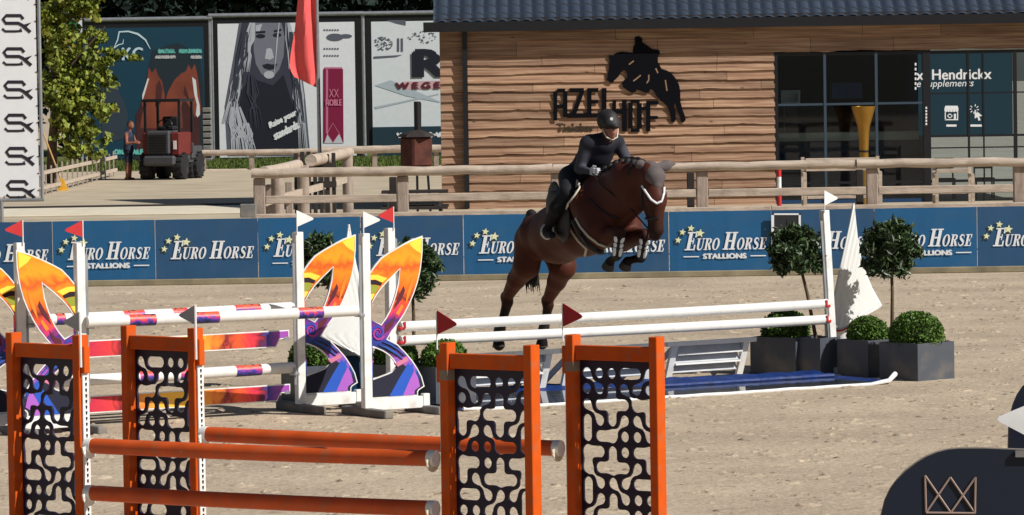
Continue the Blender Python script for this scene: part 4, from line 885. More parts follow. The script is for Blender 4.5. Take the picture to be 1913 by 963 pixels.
for (cx, cy, rx_, ry_) in blobs:
    n = int(rx_*ry_*0.42); c = P(cx, cy, Yt); k = Yt/F
    pts.append(shell_pts((c.x, Yt+rg.uniform(-0.6, 0.6), c.z), (rx_*k, 0.75, ry_*k), n, rg, 0.45, clumps=max(5, n//24), cl=0.17))
pts = np.concatenate(pts); leaves('crown', m_syc, pts, 0.20, t, M_, rg, 0.75, up=0.3)
A_, B_ = G(72, 368), G(218, 329); t = thing('picket_fence', tuple(A_), 'short weathered picket fence under the leafy tree', 'fence'); M_ = xz(t); hgt = 0.78
mb = MB(); n = 16; d = (B_-A_).normalized()
for i in range(n):
    c = A_.lerp(B_, (i+0.3)/n); mb = MB(); mb.beam(c, c+Vector((0, 0, hgt+RNG.uniform(-0.05, 0.05))), 0.03, 0.16, up=d); mb.build('picket', m_logp, t, M_)
for z in (0.2, 0.6): mb = MB(); mb.beam(A_+Vector((0, 0.05, z)), B_+Vector((0, 0.05, z)), 0.05, 0.1); mb.build('rail', m_log, t, M_)
q = G(116, 357); top = P(82, 252, q.y+1.0); t = thing('broom', (q.x, q.y, 0), 'yellow broom leaning on the picket fence beside the white banner', 'broom'); M_ = xz(t)
mb = MB(); mb.tube([q+Vector((0, 0, 0.25)), top], 0.022, 8); mb.build('handle', mat('broom_wood', S(190, 150, 95)), t, M_, smooth=True)
mb = MB(); V = [q+Vector(v) for v in ((-0.14, -0.05, 0), (0.17, -0.05, 0), (0.17, 0.05, 0), (-0.14, 0.05, 0), (-0.06, -0.03, 0.33), (0.05, -0.03, 0.33), (0.05, 0.03, 0.33), (-0.06, 0.03, 0.33))]
mb.add(V, [(0, 1, 2, 3), (4, 5, 6, 7), (0, 1, 5, 4), (1, 2, 6, 5), (2, 3, 7, 6), (3, 0, 4, 7)]); mb.build('bristles', mat('broom_bristle', S(220, 165, 50), 0.9, bump=0.6, var=0.25), t, M_)
# ------------------------------------------------------------- compact loader
q = G(310, 336); YL = q.y; t = thing('compact_loader', (q.x, YL, 0), 'small red and grey wheel loader with roll frame parked before the teal billboard', 'loader', rz=R(-14)); k = YL/F
m_lred = mat('loader_red', S(104, 34, 30), 0.6, var=0.1); m_lgrey = mat('loader_grey', S(66, 66, 70), 0.6, var=0.12)
def lp(name, m, *boxes, bev=0.02, parent=None):
    mb = MB()
    for c, d in boxes: mb.box(c, d, bev=min(bev, min(d)/3))
    return mb.build(name, m, parent or t)
lp('body', m_lgrey, ((0, 0.6, 0.72), (1.15, 1.9, 0.45)), ((0, 0.1, 0.55), (0.8, 0.6, 0.3)))
hd = lp('hood', m_lred, ((-0.49, 0.1, 1.1), (0.16, 1.1, 0.66)), ((0.46, 0.1, 1.08), (0.3, 1.1, 0.7)), bev=0.04)
lp('engine_cover', m_lgrey, ((-0.06, 0.05, 1.12), (0.74, 1.15, 0.72)), bev=0.05)
mb = MB()
for i in range(7): mb.box((-0.06, -0.54, 0.86+i*0.08), (0.56, 0.03, 0.035))
mb.build('grille', m_black, t)
mb = MB(); mb.box((0.46, -0.47, 1.05), (0.09, 0.03, 0.26)); mb.build('tail_light', flat('lamp_white', S(220, 215, 210)), t)
for x in (-0.54, 0.54):
    for y in (-0.25, 0.95):
        mb = MB(); mb.box((x, y, 1.9), (0.07, 0.07, 0.98)); mb.build('roll_post', m_black, t)
lp('roof', m_black, ((0, 0.35, 2.39), (1.22, 1.35, 0.09)))
lp('seat', m_rubber, ((0, 0.3, 1.55), (0.5, 0.5, 0.14)), ((0, 0.55, 1.75), (0.5, 0.12, 0.3)), bev=0.04)
mb = MB(); mb.tube([(0.22*math.cos(a_), 0.0+0.06*math.sin(a_), 1.66+0.16*math.sin(a_)) for a_ in np.linspace(0, 2*math.pi, 17)], 0.02, 6); mb.build('steering_wheel', m_black, t)
lp('counterweight', m_lgrey, ((0, -0.55, 0.58), (1.0, 0.25, 0.3)), bev=0.06)
def wheel(x, y, r=0.40, w_=0.3):
    mb = MB(); prof = [(r*0.55, -w_/2), (r*0.92, -w_/2), (r, -w_*0.3), (r, w_*0.3), (r*0.92, w_/2), (r*0.55, w_/2)]
    vs = MB().lathe(prof, (0, 0, 0), 28); Mx = Matrix.Rotation(math.pi/2, 3, 'Y')
    mb.add([Mx @ Vector(v)+Vector((x, y, r)) for v in vs.v], vs.f)
    for a_ in range(14):
        an = 2*math.pi*a_/14; mb.box((x, y+math.cos(an)*r, r+math.sin(an)*r), (w_, 0.05, 0.05), Matrix.Rotation(an, 3, 'X'))
    wh = mb.build('wheel', m_rubber, t, smooth=True)
    vs = MB().lathe([(r*0.5, -w_*0.4), (r*0.56, -w_*0.52), (r*0.56, w_*0.52), (r*0.5, w_*0.4)], (0, 0, 0), 20); mb = MB(); mb.add([Mx @ Vector(v)+Vector((x, y, r)) for v in vs.v], vs.f); mb.build('rim', m_lgrey, wh, smooth=True)
for x in (-0.52, 0.52):
    for y in (-0.15, 1.35): wheel(x, y)
# small tipping trailer beside it
t2 = thing('dump_trailer', (G(352, 332).x, YL+0.9, 0), 'dark grey small trailer standing at the right side of the loader', 'trailer', rz=R(-8)); t_keep = t; t = t2
lp('tray', m_lgrey, ((0.0, 0.3, 0.8), (0.7, 1.4, 0.38)), ((0.0, -0.42, 0.95), (0.76, 0.06, 0.3)), bev=0.03)
lp('drawbar', m_black, ((0.0, -0.7, 0.4), (0.08, 0.6, 0.08)))
wheel(0.18, 0.1, 0.36, 0.2); wheel(-0.25, 0.1, 0.36, 0.2)
# ------------------------------------------------------------- man beside the loader
q = G(241, 337); t = thing('person', (q.x, q.y, 0), 'standing person in dark sleeveless top and shorts beside the red loader', 'person', rz=R(-25))
c_top = S(34, 42, 62); c_sh = S(26, 32, 54); c_sk = S(150, 96, 76); c_shoe = S(45, 35, 32); c_hair = S(30, 24, 22)
def person_prims():
    L = []; A = L.append
    # facing +x, height 1.78
    A(pr((0, -.12, .05), (0.02, -.10, .48), .045, .058, col=c_sk)); A(pr((0.02, -.10, .48), (0, -.10, .88), .062, .095, col=c_sh))
    A(pr((-.04, .12, .05), (0.0, .10, .48), .045, .058, col=c_sk)); A(pr((0.0, .10, .48), (0, .09, .88), .062, .095, col=c_sh))
    A(pr((-.05, -.12, .04), (.13, -.13, .035), .04, .04, col=c_shoe)); A(pr((-.09, .12, .04), (.09, .13, .035), .04, .04, col=c_shoe))
    A(pr((0, -.05, .92), (0, .05, .92), .14, .14, col=c_sh)); A(pr((0, 0, .98), (.03, 0, 1.30), .135, .15, ax=(0, 1, 0), fl=1.2, col=c_top)); A(pr((.04, -.13, 1.40), (.04, .13, 1.40), .085, .085, col=c_top))
    A(pr((.05, 0, 1.46), (.08, 0, 1.58), .05, .048, col=c_sk)); A(pr((.10, 0, 1.66), (.11, 0, 1.62), .098, .082, ax=(0, 1, 0), fl=.85, col=c_sk)); A(pr((.065, 0, 1.69), (.08, 0, 1.73), .098, .075, col=c_hair)); A(pr((.20, 0, 1.63), (.205, 0, 1.62), .014, .016, col=c_sk, k=.01))
    A(pr((.09, -.085, 1.64), (.1, -.09, 1.63), .02, .02, col=c_sk, k=.01)); A(pr((.09, .085, 1.64), (.1, .09, 1.63), .02, .02, col=c_sk, k=.01))
    A(pr((.04, -.20, 1.38), (.10, -.26, 1.12), .05, .042, col=c_sk)); A(pr((.10, -.26, 1.12), (.36, -.22, 1.14), .04, .03, col=c_sk))
    A(pr((.04, .20, 1.38), (.12, .24, 1.12), .05, .042, col=c_sk)); A(pr((.12, .24, 1.12), (.38, .16, 1.18), .04, .03, col=c_sk))
    return L
def hand(w0, d, side, up, s_=1.0, col=None, curl=0.7):
    """palm + five fingers; w0 wrist, d direction, side towards the thumb, up back of hand"""
    w0, d, side, up = [Vector(x) for x in (w0, d, side, up)]; d.normalize(); side = (side-d*side.dot(d)).normalized(); up = d.cross(side); out = []
    pc = w0+d*0.09*s_
    for i in range(4):
        o_ = side*(0.03-0.02*i)*s_; out.append(pr(tuple(w0+o_*0.5), tuple(pc+o_), .016*s_, .012*s_, col=col))
        L_ = (0.07, 0.08, 0.075, 0.058)[i]*s_; k1 = pc+o_+(d*math.cos(curl*.6)-up*math.sin(curl*.6))*L_*0.5; k2 = k1+(d*math.cos(curl*1.6)-up*math.sin(curl*1.6))*L_*0.5
        out.append(pr(tuple(pc+o_), tuple(k1), .0095*s_, .009*s_, col=col)); out.append(pr(tuple(k1), tuple(k2), .009*s_, .0075*s_, col=col))
    th = w0+d*0.03*s_+side*0.03*s_; t1 = th+(d*0.6+side*0.6-up*0.3).normalized()*0.035*s_; t2_ = t1+(d*0.9-up*0.4).normalized()*0.03*s_
    out.append(pr(tuple(w0+d*.01), tuple(th), .015*s_, .014*s_, col=col)); out.append(pr(tuple(th), tuple(t1), .013*s_, .011*s_, col=col)); out.append(pr(tuple(t1), tuple(t2_), .011*s_, .009*s_, col=col)); return out
m_vc = mat('clothed_figure', (1, 1, 1, 1), 0.8, var=0.08, attr='coat', scale=12)
h1 = hand((.37, -.22, 1.14), (1, 0.1, 0), (0, 0.3, 1), (0, -1, 0), 1.0, c_sk); h2 = hand((.39, .16, 1.18), (1, -0.1, 0), (0, -0.3, 1), (0, 1, 0), 1.0, c_sk)
sdf_obj('body', person_prims(), 0.016, m_vc, t, None, 0.035, True, extra=[(h1, 0.005, 0.006), (h2, 0.005, 0.006)])
# ------------------------------------------------------------- forest behind
def forest_tree(x, y, h_, wd, seed, label):
    t = thing('dark_tree', (x, y, 0), label, 'tree', 'dark trees behind the billboards'); M_ = xz(t); rg = np.random.default_rng(seed)
    mb = MB(); mb.tube([(x, y, 0), (x+0.2, y, h_*0.4), (x, y, h_*0.8)], [0.35, 0.25, 0.08], 10)
    for i in range(6): a_ = i*1.1; mb.tube([(x+0.1, y, h_*(0.25+0.07*i)), (x+wd*0.35*math.cos(a_), y+wd*0.35*math.sin(a_), h_*(0.4+0.08*i))], [0.12, 0.03], 6)
    mb.build('trunk', m_bark, t, M_, smooth=True)
    pts = np.concatenate([shell_pts((x, y, h_*0.56), (wd*0.55, wd*0.55, h_*0.46), 5200, rg, 0.35, clumps=90, cl=0.13)]); leaves('crown', m_forest, pts, 0.42, t, M_, rg, 0.7)
fl = ['dark tree behind the green banner at upper left', 'dark tree over the left corner of the teal billboard', 'dark tree over the KC logo', 'dark tree over the right end of the teal billboard', 'dark tree over the gap between teal and portrait billboards', 'dark tree over the portrait woman', 'dark tree just right of the red feather flag top', 'dark tree over the gap before the R billboard', 'dark tree over the R billboard beside the roof', 'dark tree hidden mostly behind the clubhouse roof end']
for i in range(10):
    px = 20+i*92; forest_tree(P(px, 20, 172).x, 172+(i % 3)*3, 10.5+(i % 4)*1.2, 7.5, 30+i, fl[i])
# =================================================================== JUMPS
def lam(mb, pts2, y, T=None): mb.poly([(x, y, z) for x, z in pts2])
def tri_flag(parent, x, z0, ztip, d, m, y=0.0, sz=0.14, hh=0.14, mast=0.006):
    """small triangular flag on a thin mast; d = side it points to"""
    mb = MB(); mb.tube([(x, y, z0), (x, y, ztip)], mast, 6); ms = mb.build('flag_mast', m_white, parent)
    mb = MB(); mb.prism([[(x+d*0.004, ztip), (x+d*sz*0.93, ztip-hh*0.47), (x+d*sz, ztip-hh*0.55), (x+d*sz*0.93, ztip-hh*0.62), (x+d*0.004, ztip-hh)]], 0.006, lambda u, v, z: Vector((u, y+v, z))); mb.build('flag', m, parent)
def pole(name_lbl, a, b, r, m, bands=(), group=None, cap=None, grp_lbl=None, capL=0.05):
    a, b = Vector(a), Vector(b); mid = (a+b)/2; d = (b-a).normalized(); L = (b-a).length
    t = thing('jump_pole', tuple(mid), name_lbl, 'pole', group); M_ = xz(t); n = 12
    mb = MB(); sag = [a.lerp(b, i/n)+Vector((0, 0, -0.006*math.sin(math.pi*i/n))) for i in range(n+1)]; mb.tube(sag, r, 20); mb.build('shaft', m, t, M_, smooth=True)
    for s0, s1 in bands:
        mb = MB(); k = [a.lerp(b, s0+(s1-s0)*i/4)+Vector((0, 0, -0.006*math.sin(math.pi*(s0+(s1-s0)*i/4)))) for i in range(5)]; mb.tube(k, r*1.02, 20)
        o = mb.build('painted_band', m_band, t, M_, smooth=True)
    if cap:
        for q, e in ((a, d), (b, -d)):
            mb = MB(); mb.tube([q-e*0.003, q+e*capL], r*1.03, 20); mb.build('end_cap', cap, t, M_, smooth=True)
    return t
# --- Truchet lattice panel
TR = [(0,0,1,1),(1,0,2,0),(3,0,3,0),(4,0,4,0),(5,0,4,1),(0,1,0,1),(2,1,1,2),(3,1,3,2),(5,1,5,1),(0,2,1,2),(0,2,0,3),(2,2,3,2),(3,2,4,2),(3,2,3,3),(5,2,4,3),
      (1,3,0,4),(2,3,3,4),(5,3,5,4),(1,4,1,4),(2,4,2,4),(3,4,4,4),(0,5,1,5),(0,5,0,6),(2,5,2,5),(3,5,3,6),(4,5,5,5),(5,5,5,6),(1,6,2,7),(2,6,3,6),(3,6,4,6),(5,6,4,7),(0,7,1,7),
      (3,7,2,8),(5,7,5,8),(0,8,0,8),(1,8,1,8),(3,8,3,9),(4,8,5,9),(1,9,0,10),(2,9,3,9),(3,9,4,9),(0,9,0,9),(1,10,2,10),(3,10,4,11),(4,10,4,10),(5,10,5,11),(0,11,1,11),(2,11,2,12),(3,11,3,11),(0,12,1,12),(3,12,4,12),(5,12,5,12)]
def lattice(name, x0, z1, p, y, th, mirror, parent):
    ncol, nrow = 6, 11; h = 0.0055; sz = 1.05; Wd = ncol*p; Hh = nrow*p
    X = np.arange(-0.02, Wd+0.02, h); Z = np.arange(-0.06, Hh+0.02, h); GX, GZ = np.meshgrid(X, Z, indexing='ij'); D = np.full(GX.shape, 1.0)
    for c0, r0, c1, r1 in TR:
        if max(r0, r1) > nrow-1: continue
        a = np.array([(c0+.5)*p, (r0+.5)*p]); b = np.array([(c1+.5)*p, (r1+.5)*p]); ab = b-a; L2 = ab@ab
        t = np.zeros_like(GX) if L2 == 0 else np.clip(((GX-a[0])*ab[0]+(GZ-a[1])*ab[1])/L2, 0, 1)
        diag = c0 != c1 and r0 != r1; d0 = np.hypot(GX-a[0]-t*ab[0], GZ-a[1]-t*ab[1])
        if diag:
            e1 = np.hypot(GX-a[0], GZ-b[1]); e2 = np.hypot(GX-b[0], GZ-a[1]); m0 = (a+b)/2
            bx = np.maximum(np.abs(GX-m0[0]), np.abs(GZ-m0[1]))-p/2; d = np.maximum(np.maximum(0.60*p-e1, 0.60*p-e2), bx)
            d = np.minimum(d, np.minimum(np.hypot(GX-a[0], GZ-a[1]), np.hypot(GX-b[0], GZ-b[1]))-0.36*p)
        else: d = d0-(0.365 if L2 else 0.34)*p
        k = 0.28*p; hh = np.clip(0.5+0.5*(D-d)/k, 0, 1); D = D*(1-hh)+d*hh-k*hh*(1-hh)
    out = np.maximum(np.maximum(-GX-0.0015, GX-Wd-0.0015), np.maximum(-GZ-0.05, GZ-Hh-0.015)); sol = np.maximum(-D, out)   # <0 solid
    # marching squares -> polygons
    V = []; Fs = []; cache = {}
    def vid(key, x, z):
        if key not in cache: cache[key] = len(V); V.append((x, z))
        return cache[key]
    nx_, nz_ = sol.shape; walls = []
    for i in range(nx_-1):
        for j in range(nz_-1):
            cs = [(i, j), (i+1, j), (i+1, j+1), (i, j+1)]; vals = [sol[c] for c in cs]
            if all(v > 0 for v in vals): continue
            poly = []; cr = []
            for q in range(4):
                a, b = cs[q], cs[(q+1) % 4]; va, vb = vals[q], vals[(q+1) % 4]
                if va <= 0: poly.append(vid(a, X[a[0]], Z[a[1]]))
                if (va <= 0) != (vb <= 0):
                    t = va/(va-vb); ka = ('e',)+tuple(sorted((a, b))); v_ = vid(ka, X[a[0]]+(X[b[0]]-X[a[0]])*t, Z[a[1]]+(Z[b[1]]-Z[a[1]])*t); poly.append(v_); cr.append(v_)
            if len(poly) > 2: Fs.append(tuple(poly))
            if len(cr) == 2: walls.append(tuple(cr))
    n = len(V); f = (lambda x: x0+x) if not mirror else (lambda x: x0+Wd-x)
    vs = [(f(x), y-th/2, z1-z*sz) for x, z in V]+[(f(x), y+th/2, z1-z*sz) for x, z in V]
    fs = Fs+[tuple(i+n for i in reversed(q)) for q in Fs]+[(a, b, b+n, a+n) for a, b in walls]
    mb = MB(); mb.add(vs, fs); return mb.build(name, m_navy, parent)
def orange_wing(px, Y, yaw, side, mirror, label, Hh=1.4):
    q = P(px, 650, Y); t = thing('orange_wing', (q.x, Y, 0), label, 'jump wing', 'orange lattice wings of the near jump', rz=-R(yaw)); Wd = 0.68
    for x in (0.03, Wd-0.03):
        mb = MB(); mb.box((x, 0.045, Hh/2+0.03), (0.06, 0.09, Hh-0.06), bev=0.004); mb.build('post', m_orange, t)
    mb = MB(); mb.box((Wd/2, 0.045, 1.291), (Wd-0.122, 0.05, 0.09), bev=0.003); mb.build('top_rail', m_orange, t)
    mb = MB(); mb.box((Wd/2, 0.045, 0.10), (Wd-0.122, 0.05, 0.08), bev=0.003); mb.build('bottom_rail', m_orange, t)
    lattice('lattice_panel', 0.0635, 1.213, 0.092, 0.080, 0.016, mirror, t)
    for x in (0.04, Wd-0.04):
        mb = MB(); mb.box((x, 0.045, 0.03), (0.08, 0.62, 0.06), bev=0.005); mb.build('foot', m_orange, t)
    xs = Wd+0.006 if side > 0 else -0.006
    mb = MB(); mb.box((xs+side*0.002, 0.045, 0.62), (0.014, 0.055, 1.08), bev=0.002); st = mb.build('cup_strip', m_white, t)
    mb = MB()
    for i in range(29):
        for dz, r in ((0, 0.0075), (-0.011, 0.0045)):
            mb.box((xs+side*0.0095, 0.045, 0.12+i*0.036+dz), (0.002, r*2, r*2), bev=0.0)
    mb.build('strip_holes', m_black, st)
    mb = MB(); mb.box((xs+side*0.012, 0.04, 1.245), (0.035, 0.05, 0.17), bev=0.004); mb.build('flag_holder', m_orange, t)
    if side > 0: tri_flag(t, Wd+0.02, 1.2, 1.55, -1, mat('shaded_white_flag', S(160, 162, 168), 0.6), y=0.0, sz=0.15, hh=0.125, mast=0.008)  # white flag seen from its shaded back, shade painted in as grey
    else:
        tri_flag(t, -0.006, 1.36, 1.595, 1, mat('dark_red_flag', S(165, 30, 38), 0.6), y=-0.01, sz=0.15, hh=0.145, mast=0.005)
        mb = MB(); mb.box((0.03, 0.045, 1.205), (0.063, 0.093, 0.06)); mb.build('tape', mat('grey_tape', S(140, 125, 110), 0.7), t)
    return t
orange_wing(10, 27.4, 41, 1, False, 'orange lattice wing at the far left edge, holding the two front poles')
orange_wing(225, 27.98, 41, 1, False, 'orange lattice wing second from left, carrying the back orange pole')
orange_wing(820, 25.65, 36, -1, False, 'orange lattice wing under the left dark red flag, right end of front poles')
orange_wing(1055, 26.25, 36, -1, True, 'orange lattice wing furthest right, below the right dark red flag')
def cup(pos, d, label=None, m=None, parent=None):
    pass
gop = 'orange poles of the near jump'
op = [('upper front orange pole of the near jump', P(163, 833, 26.9), P(814, 857, 25.63)), ('lower front orange pole of the near jump', P(163, 921, 26.9), P(814, 951, 25.63)), ('back orange pole of the near jump running behind the front wings', P(378, 811, 27.45), P(1048, 838, 26.22))]
for lb, a, b in op:
    t = pole(lb, a, b, 0.049, m_orangepole, group=gop, cap=m_white, capL=0.045)
    for q, e in ((a, 1), (b, -1)):
        d = (b-a).normalized()*e; cup_t = MB(); c = Vector(q)+d*0.02
        # half-round cup below the pole end
        pts = [c+Vector((0, 0, 0))+(Vector((-d.y, d.x, 0))*math.cos(an)+Vector((0, 0, 1))*math.sin(an))*0.058 for an in np.linspace(math.pi*1.0, math.pi*2.0, 9)]
        for u, v in zip(pts[:-1], pts[1:]): cup_t.beam(u, v, 0.05, 0.008, up=d)
        o = cup_t.build('pole_cup', m_white if e > 0 else m_pipe); rebase(o, tuple(c)); side_ = 'left' if e > 0 else 'right'
        tag(o, 'white cup under the %s end of the %s' % (side_, lb.split(' of the')[0]), 'cup', 'pole cups of the near jump')
# --- striped jump
SY = 31.0
SW = [(0.04,1.262),(0.095,1.335),(0.156,1.40),(0.225,1.44),(0.30,1.478),(0.37,1.512),(0.44,1.543),(0.56,1.58),(0.557,1.44),(0.545,1.34),(0.53,1.255),(0.505,1.165),(0.47,1.075),(0.425,0.98),(0.372,0.89),(0.31,0.81),(0.25,0.742),(0.206,0.675),(0.30,0.625),(0.375,0.55),(0.44,0.475),(0.49,0.40),(0.53,0.325),(0.555,0.235),(0.50,0.205),(0.49,0.19),(0.49,0.155),(0.04,0.155)]
H1 = [(0.333,1.29),(0.29,1.25),(0.24,1.208),(0.156,1.13),(0.10,1.062),(0.06,1.0),(0.042,0.97),(0.042,0.855),(0.145,0.81),(0.19,0.865),(0.228,0.925),(0.262,1.0),(0.289,1.075),(0.315,1.17)]
H2 = [(0.042,0.61),(0.10,0.595),(0.156,0.57),(0.21,0.535),(0.25,0.495),(0.295,0.43),(0.25,0.39),(0.20,0.37),(0.12,0.345),(0.042,0.33)]
KX = 1.055
SW, H1, H2 = [[(a*KX if a > 0.05 else a, b) for a, b in q_] for q_ in (SW, H1, H2)]
def shrink(pts, e, inward=True):
    c = []; n = len(pts); ar = sum(pts[i][0]*pts[(i+1) % n][1]-pts[(i+1) % n][0]*pts[i][1] for i in range(n)); sg = 1 if ar > 0 else -1
    for i in range(n):
        a, b, d = pts[i-1], pts[i], pts[(i+1) % n]; v1 = Vector((b[0]-a[0], b[1]-a[1])).normalized(); v2 = Vector((d[0]-b[0], d[1]-b[1])).normalized()
        n1 = Vector((-v1.y, v1.x)); n2 = Vector((-v2.y, v2.x)); m_ = (n1+n2); m_ = m_/max(0.5, m_.length_squared/2)/1; m_ = m_.normalized()*min(1.6, 1/max(0.4, m_.normalized().dot(n1)))
        c.append((b[0]+m_.x*e*sg, b[1]+m_.y*e*sg))
    return c
def swoosh_wing(x, Y, rz, side, label, flagm, flagdir, withswoosh=True, lean=0.0, cups=(), cupm=None, H=1.62, name='swoosh_wing', cat='jump wing', group='white wings with orange and blue swoosh boards'):
    t = thing(name, (x, Y, 0), label, cat, group, rz=rz)
    mb = MB(); mb.beam((0, 0, 0.07), (-lean, 0, H), 0.078, 0.075, up=(0, 1, 0), bev=0.004); mb.build('post', m_white, t)
    mb = MB(); mb.beam((0-side*0.044, -0.02, 0.25), (-lean-side*0.044, -0.02, H-0.1), 0.05, 0.01, up=(0, 1, 0)); st = mb.build('cup_strip', m_metal, t)
    mb = MB(); mb.box((0, 0, 0.036), (0.09, 0.80, 0.07), bev=0.008); mb.build('foot', m_grey if withswoosh else m_white, t)
    if withswoosh:
        mb = MB(); mb.box((side*0.30, 0, 0.10), (0.52, 0.05, 0.105), bev=0.004); mb.build('base_beam', m_white, t)
        mb = MB(); mb.box((side*0.595, 0, 0.11), (0.066, 0.055, 0.125), bev=0.003); mb.build('end_leg', m_white, t)
        mb = MB(); mb.box((side*0.595, 0, 0.034), (0.09, 0.62, 0.066), bev=0.008); mb.build('foot', m_grey, t)
        sw = [(side*a, b) for a, b in SW]; h1 = [(side*a, b) for a, b in H1]; h2 = [(side*a, b) for a, b in H2]
        mb = MB(); mb.prism([sw, h1, h2], 0.018, lambda u, v, z: Vector((u, v, z))); mb.build('swoosh_board', m_white, t)
        si = shrink(sw, 0.011); hi1 = [(side*max(0.060, side*a), b) for a, b in shrink(h1, -0.011)]; hi2 = [(side*max(0.060, side*a), b) for a, b in shrink(h2, -0.011)]
        mb = MB()
        mb.prism([si, hi1, hi2], 0.022, lambda u, v, z: Vector((u, v, z))); pt_ = mb.build('swoosh_print', m_swirl, t)
        k_ = [0]
        def mark(nm, col, polys):
            for pl in polys:
                k_[0] += 1; mb = MB(); mb.prism([[(side*a, b) for a, b in pl]], 0.0235+0.0006*k_[0], lambda u, v, z: Vector((u, v, z))); mb.build(nm, flat('print_'+col[0], col[1]), pt_)
        DK, GN, YL_, BL, PU, PK, OR, MR, NV = ('eye', S(34, 18, 26)), ('green', S(150, 158, 52)), ('yellow', S(252, 218, 70)), ('blue', S(34, 86, 190)), ('purple', S(172, 96, 196)), ('pink', S(214, 64, 96)), ('flame', S(246, 134, 30)), ('maroon', S(96, 26, 34)), ('navy', S(24, 26, 48))
        mark('dark_marking', DK, [[(0.052, 1.165), (0.10, 1.162), (0.152, 1.150), (0.17, 1.175), (0.10, 1.205), (0.052, 1.205)]])
        mark('green_marking', GN, [[(0.052, 1.085), (0.098, 1.088), (0.142, 1.145), (0.10, 1.160), (0.052, 1.163)]])
        mark('yellow_marking', YL_, [[(0.45, 1.515), (0.572, 1.56), (0.57, 1.42), (0.49, 1.47)], [(0.052, 1.083), (0.093, 1.083), (0.072, 1.045), (0.052, 1.02)], [(0.052, 1.208), (0.10, 1.208), (0.17, 1.18), (0.22, 1.215), (0.12, 1.25), (0.052, 1.25)]])
        mark('dark_marking', MR, [[(0.33, 0.985), (0.36, 1.02), (0.40, 1.10), (0.385, 1.14), (0.35, 1.08), (0.30, 0.99), (0.275, 0.93)], [(0.19, 0.80), (0.25, 0.83), (0.30, 0.885), (0.27, 0.80), (0.22, 0.745), (0.18, 0.73)]])
        mark('flame_marking', OR, [[(0.40, 0.97), (0.46, 1.09), (0.50, 1.22), (0.47, 1.20), (0.42, 1.08)], [(0.30, 0.90), (0.33, 0.88), (0.38, 0.96), (0.36, 0.98)]])
        mark('navy_marking', NV, [[(0.052, 0.168), (0.24, 0.168), (0.33, 0.30), (0.40, 0.42), (0.34, 0.46), (0.308, 0.43), (0.25, 0.37), (0.18, 0.35), (0.052, 0.315)]])
        mark('blue_marking', BL, [[(0.22, 0.166), (0.36, 0.166), (0.43, 0.30), (0.475, 0.395), (0.42, 0.45), (0.33, 0.33)]])
        mark('purple_marking', PU, [[(0.36, 0.167), (0.476, 0.167), (0.48, 0.205), (0.535, 0.24), (0.515, 0.32), (0.48, 0.385), (0.43, 0.30)]])
        mark('pink_marking', PK, [[(0.285, 0.455), (0.40, 0.51), (0.425, 0.475), (0.312, 0.425)]])
        sp = [(0.115+0.075*(i/16)*math.cos(i*0.62+0.5), 0.735+0.075*(i/16)*math.sin(i*0.62+0.5)) for i in range(2, 15)]
        mark('swirl_marking', ('swirlblue', S(50, 66, 170)), stroke([p for p in sp], [0.004+0.0016*i for i in range(13)]))
        sp = [(0.115+0.075*(i/16)*math.cos(i*0.62+3.4), 0.735+0.075*(i/16)*math.sin(i*0.62+3.4)) for i in range(3, 15)]
        mark('swirl_marking', ('swirlmag', S(176, 60, 150)), stroke([p for p in sp], [0.004+0.0014*i for i in range(12)]))
        mark('wave_marking', ('waveblue', S(42, 84, 168)), stroke([(0.12, 0.63), (0.20, 0.60), (0.29, 0.55), (0.36, 0.49)], [0.004, 0.018, 0.02, 0.005])+stroke([(0.16, 0.655), (0.24, 0.625), (0.32, 0.575), (0.38, 0.52)], [0.004, 0.012, 0.012, 0.004]))
    xo = -lean-0.03
    if flagm: tri_flag(t, xo if flagdir > 0 else -lean+0.02, H-0.02, H+0.195, flagdir, flagm, y=-0.045, sz=0.17, hh=0.145, mast=0.006)
    for z in cups:
        mb = MB(); mb.box((-side*0.075-lean*z/H, -0.03, z), (0.06, 0.10, 0.03), bev=0.006); mb.box((-side*0.10-lean*z/H, -0.08, z+0.03), (0.02, 0.015, 0.06)); mb.build('pole_cup', cupm or m_metal, t)
    return t
th = R(31)
pA = G(562, 770); pB = G(686, 778); xC, YC_ = P(38, 600, 36.9).x, 36.9; xD, YD = P(150, 600, 36.6).x, 36.6
swoosh_wing(pA.x, pA.y, th, 1, 'white wing with orange swoosh and white flag, left one of the right pair', m_wflag, 1, cups=(0.35, 0.9))
swoosh_wing(pB.x, pB.y, th, 1, 'white wing with orange swoosh and white flag, right one of the right pair', m_wflag, 1, cups=(0.9,))
swoosh_wing(xC, YC_, th, -1, 'white wing with red flag at the far left edge, swoosh cut by the photo edge', m_red, -1, cups=(0.35, 0.9))
swoosh_wing(xD, YD, th, -1, 'white wing with red flag and whole orange swoosh, right one of the left pair', m_red, -1, cups=(0.9,))
zP = 0.945
a = Vector((xD+0.06, YD+0.02, zP)); b = Vector((pB.x-0.07, pB.y-0.04, zP))
def bandf(pxs, x0, x1): return [((p0-x0)/(x1-x0), (p1-x0)/(x1-x0)) for p0, p1 in pxs]
pole('nearer white pole with swirled colour bands on top of the striped jump', a+Vector((0, -0.06, 0)), b+Vector((0, -0.06, 0)), 0.05, m_whitepole, bandf([(232, 282), (350, 402), (555, 603)], 155, 672), 'white poles with colour bands')
a = Vector((xC+0.06, YC_+0.02, zP)); b = Vector((pA.x-0.06, pA.y-0.03, zP))
pole('farther white pole with swirled colour bands on top of the striped jump', a, b, 0.05, m_whitepole, bandf([(95, 112), (222, 262), (316, 345), (437, 487)], 45, 553), 'white poles with colour bands')
c0, c1 = a, b
def onC(t_, z): q = c0.lerp(c1, t_); return Vector((q.x, q.y-0.01, z))
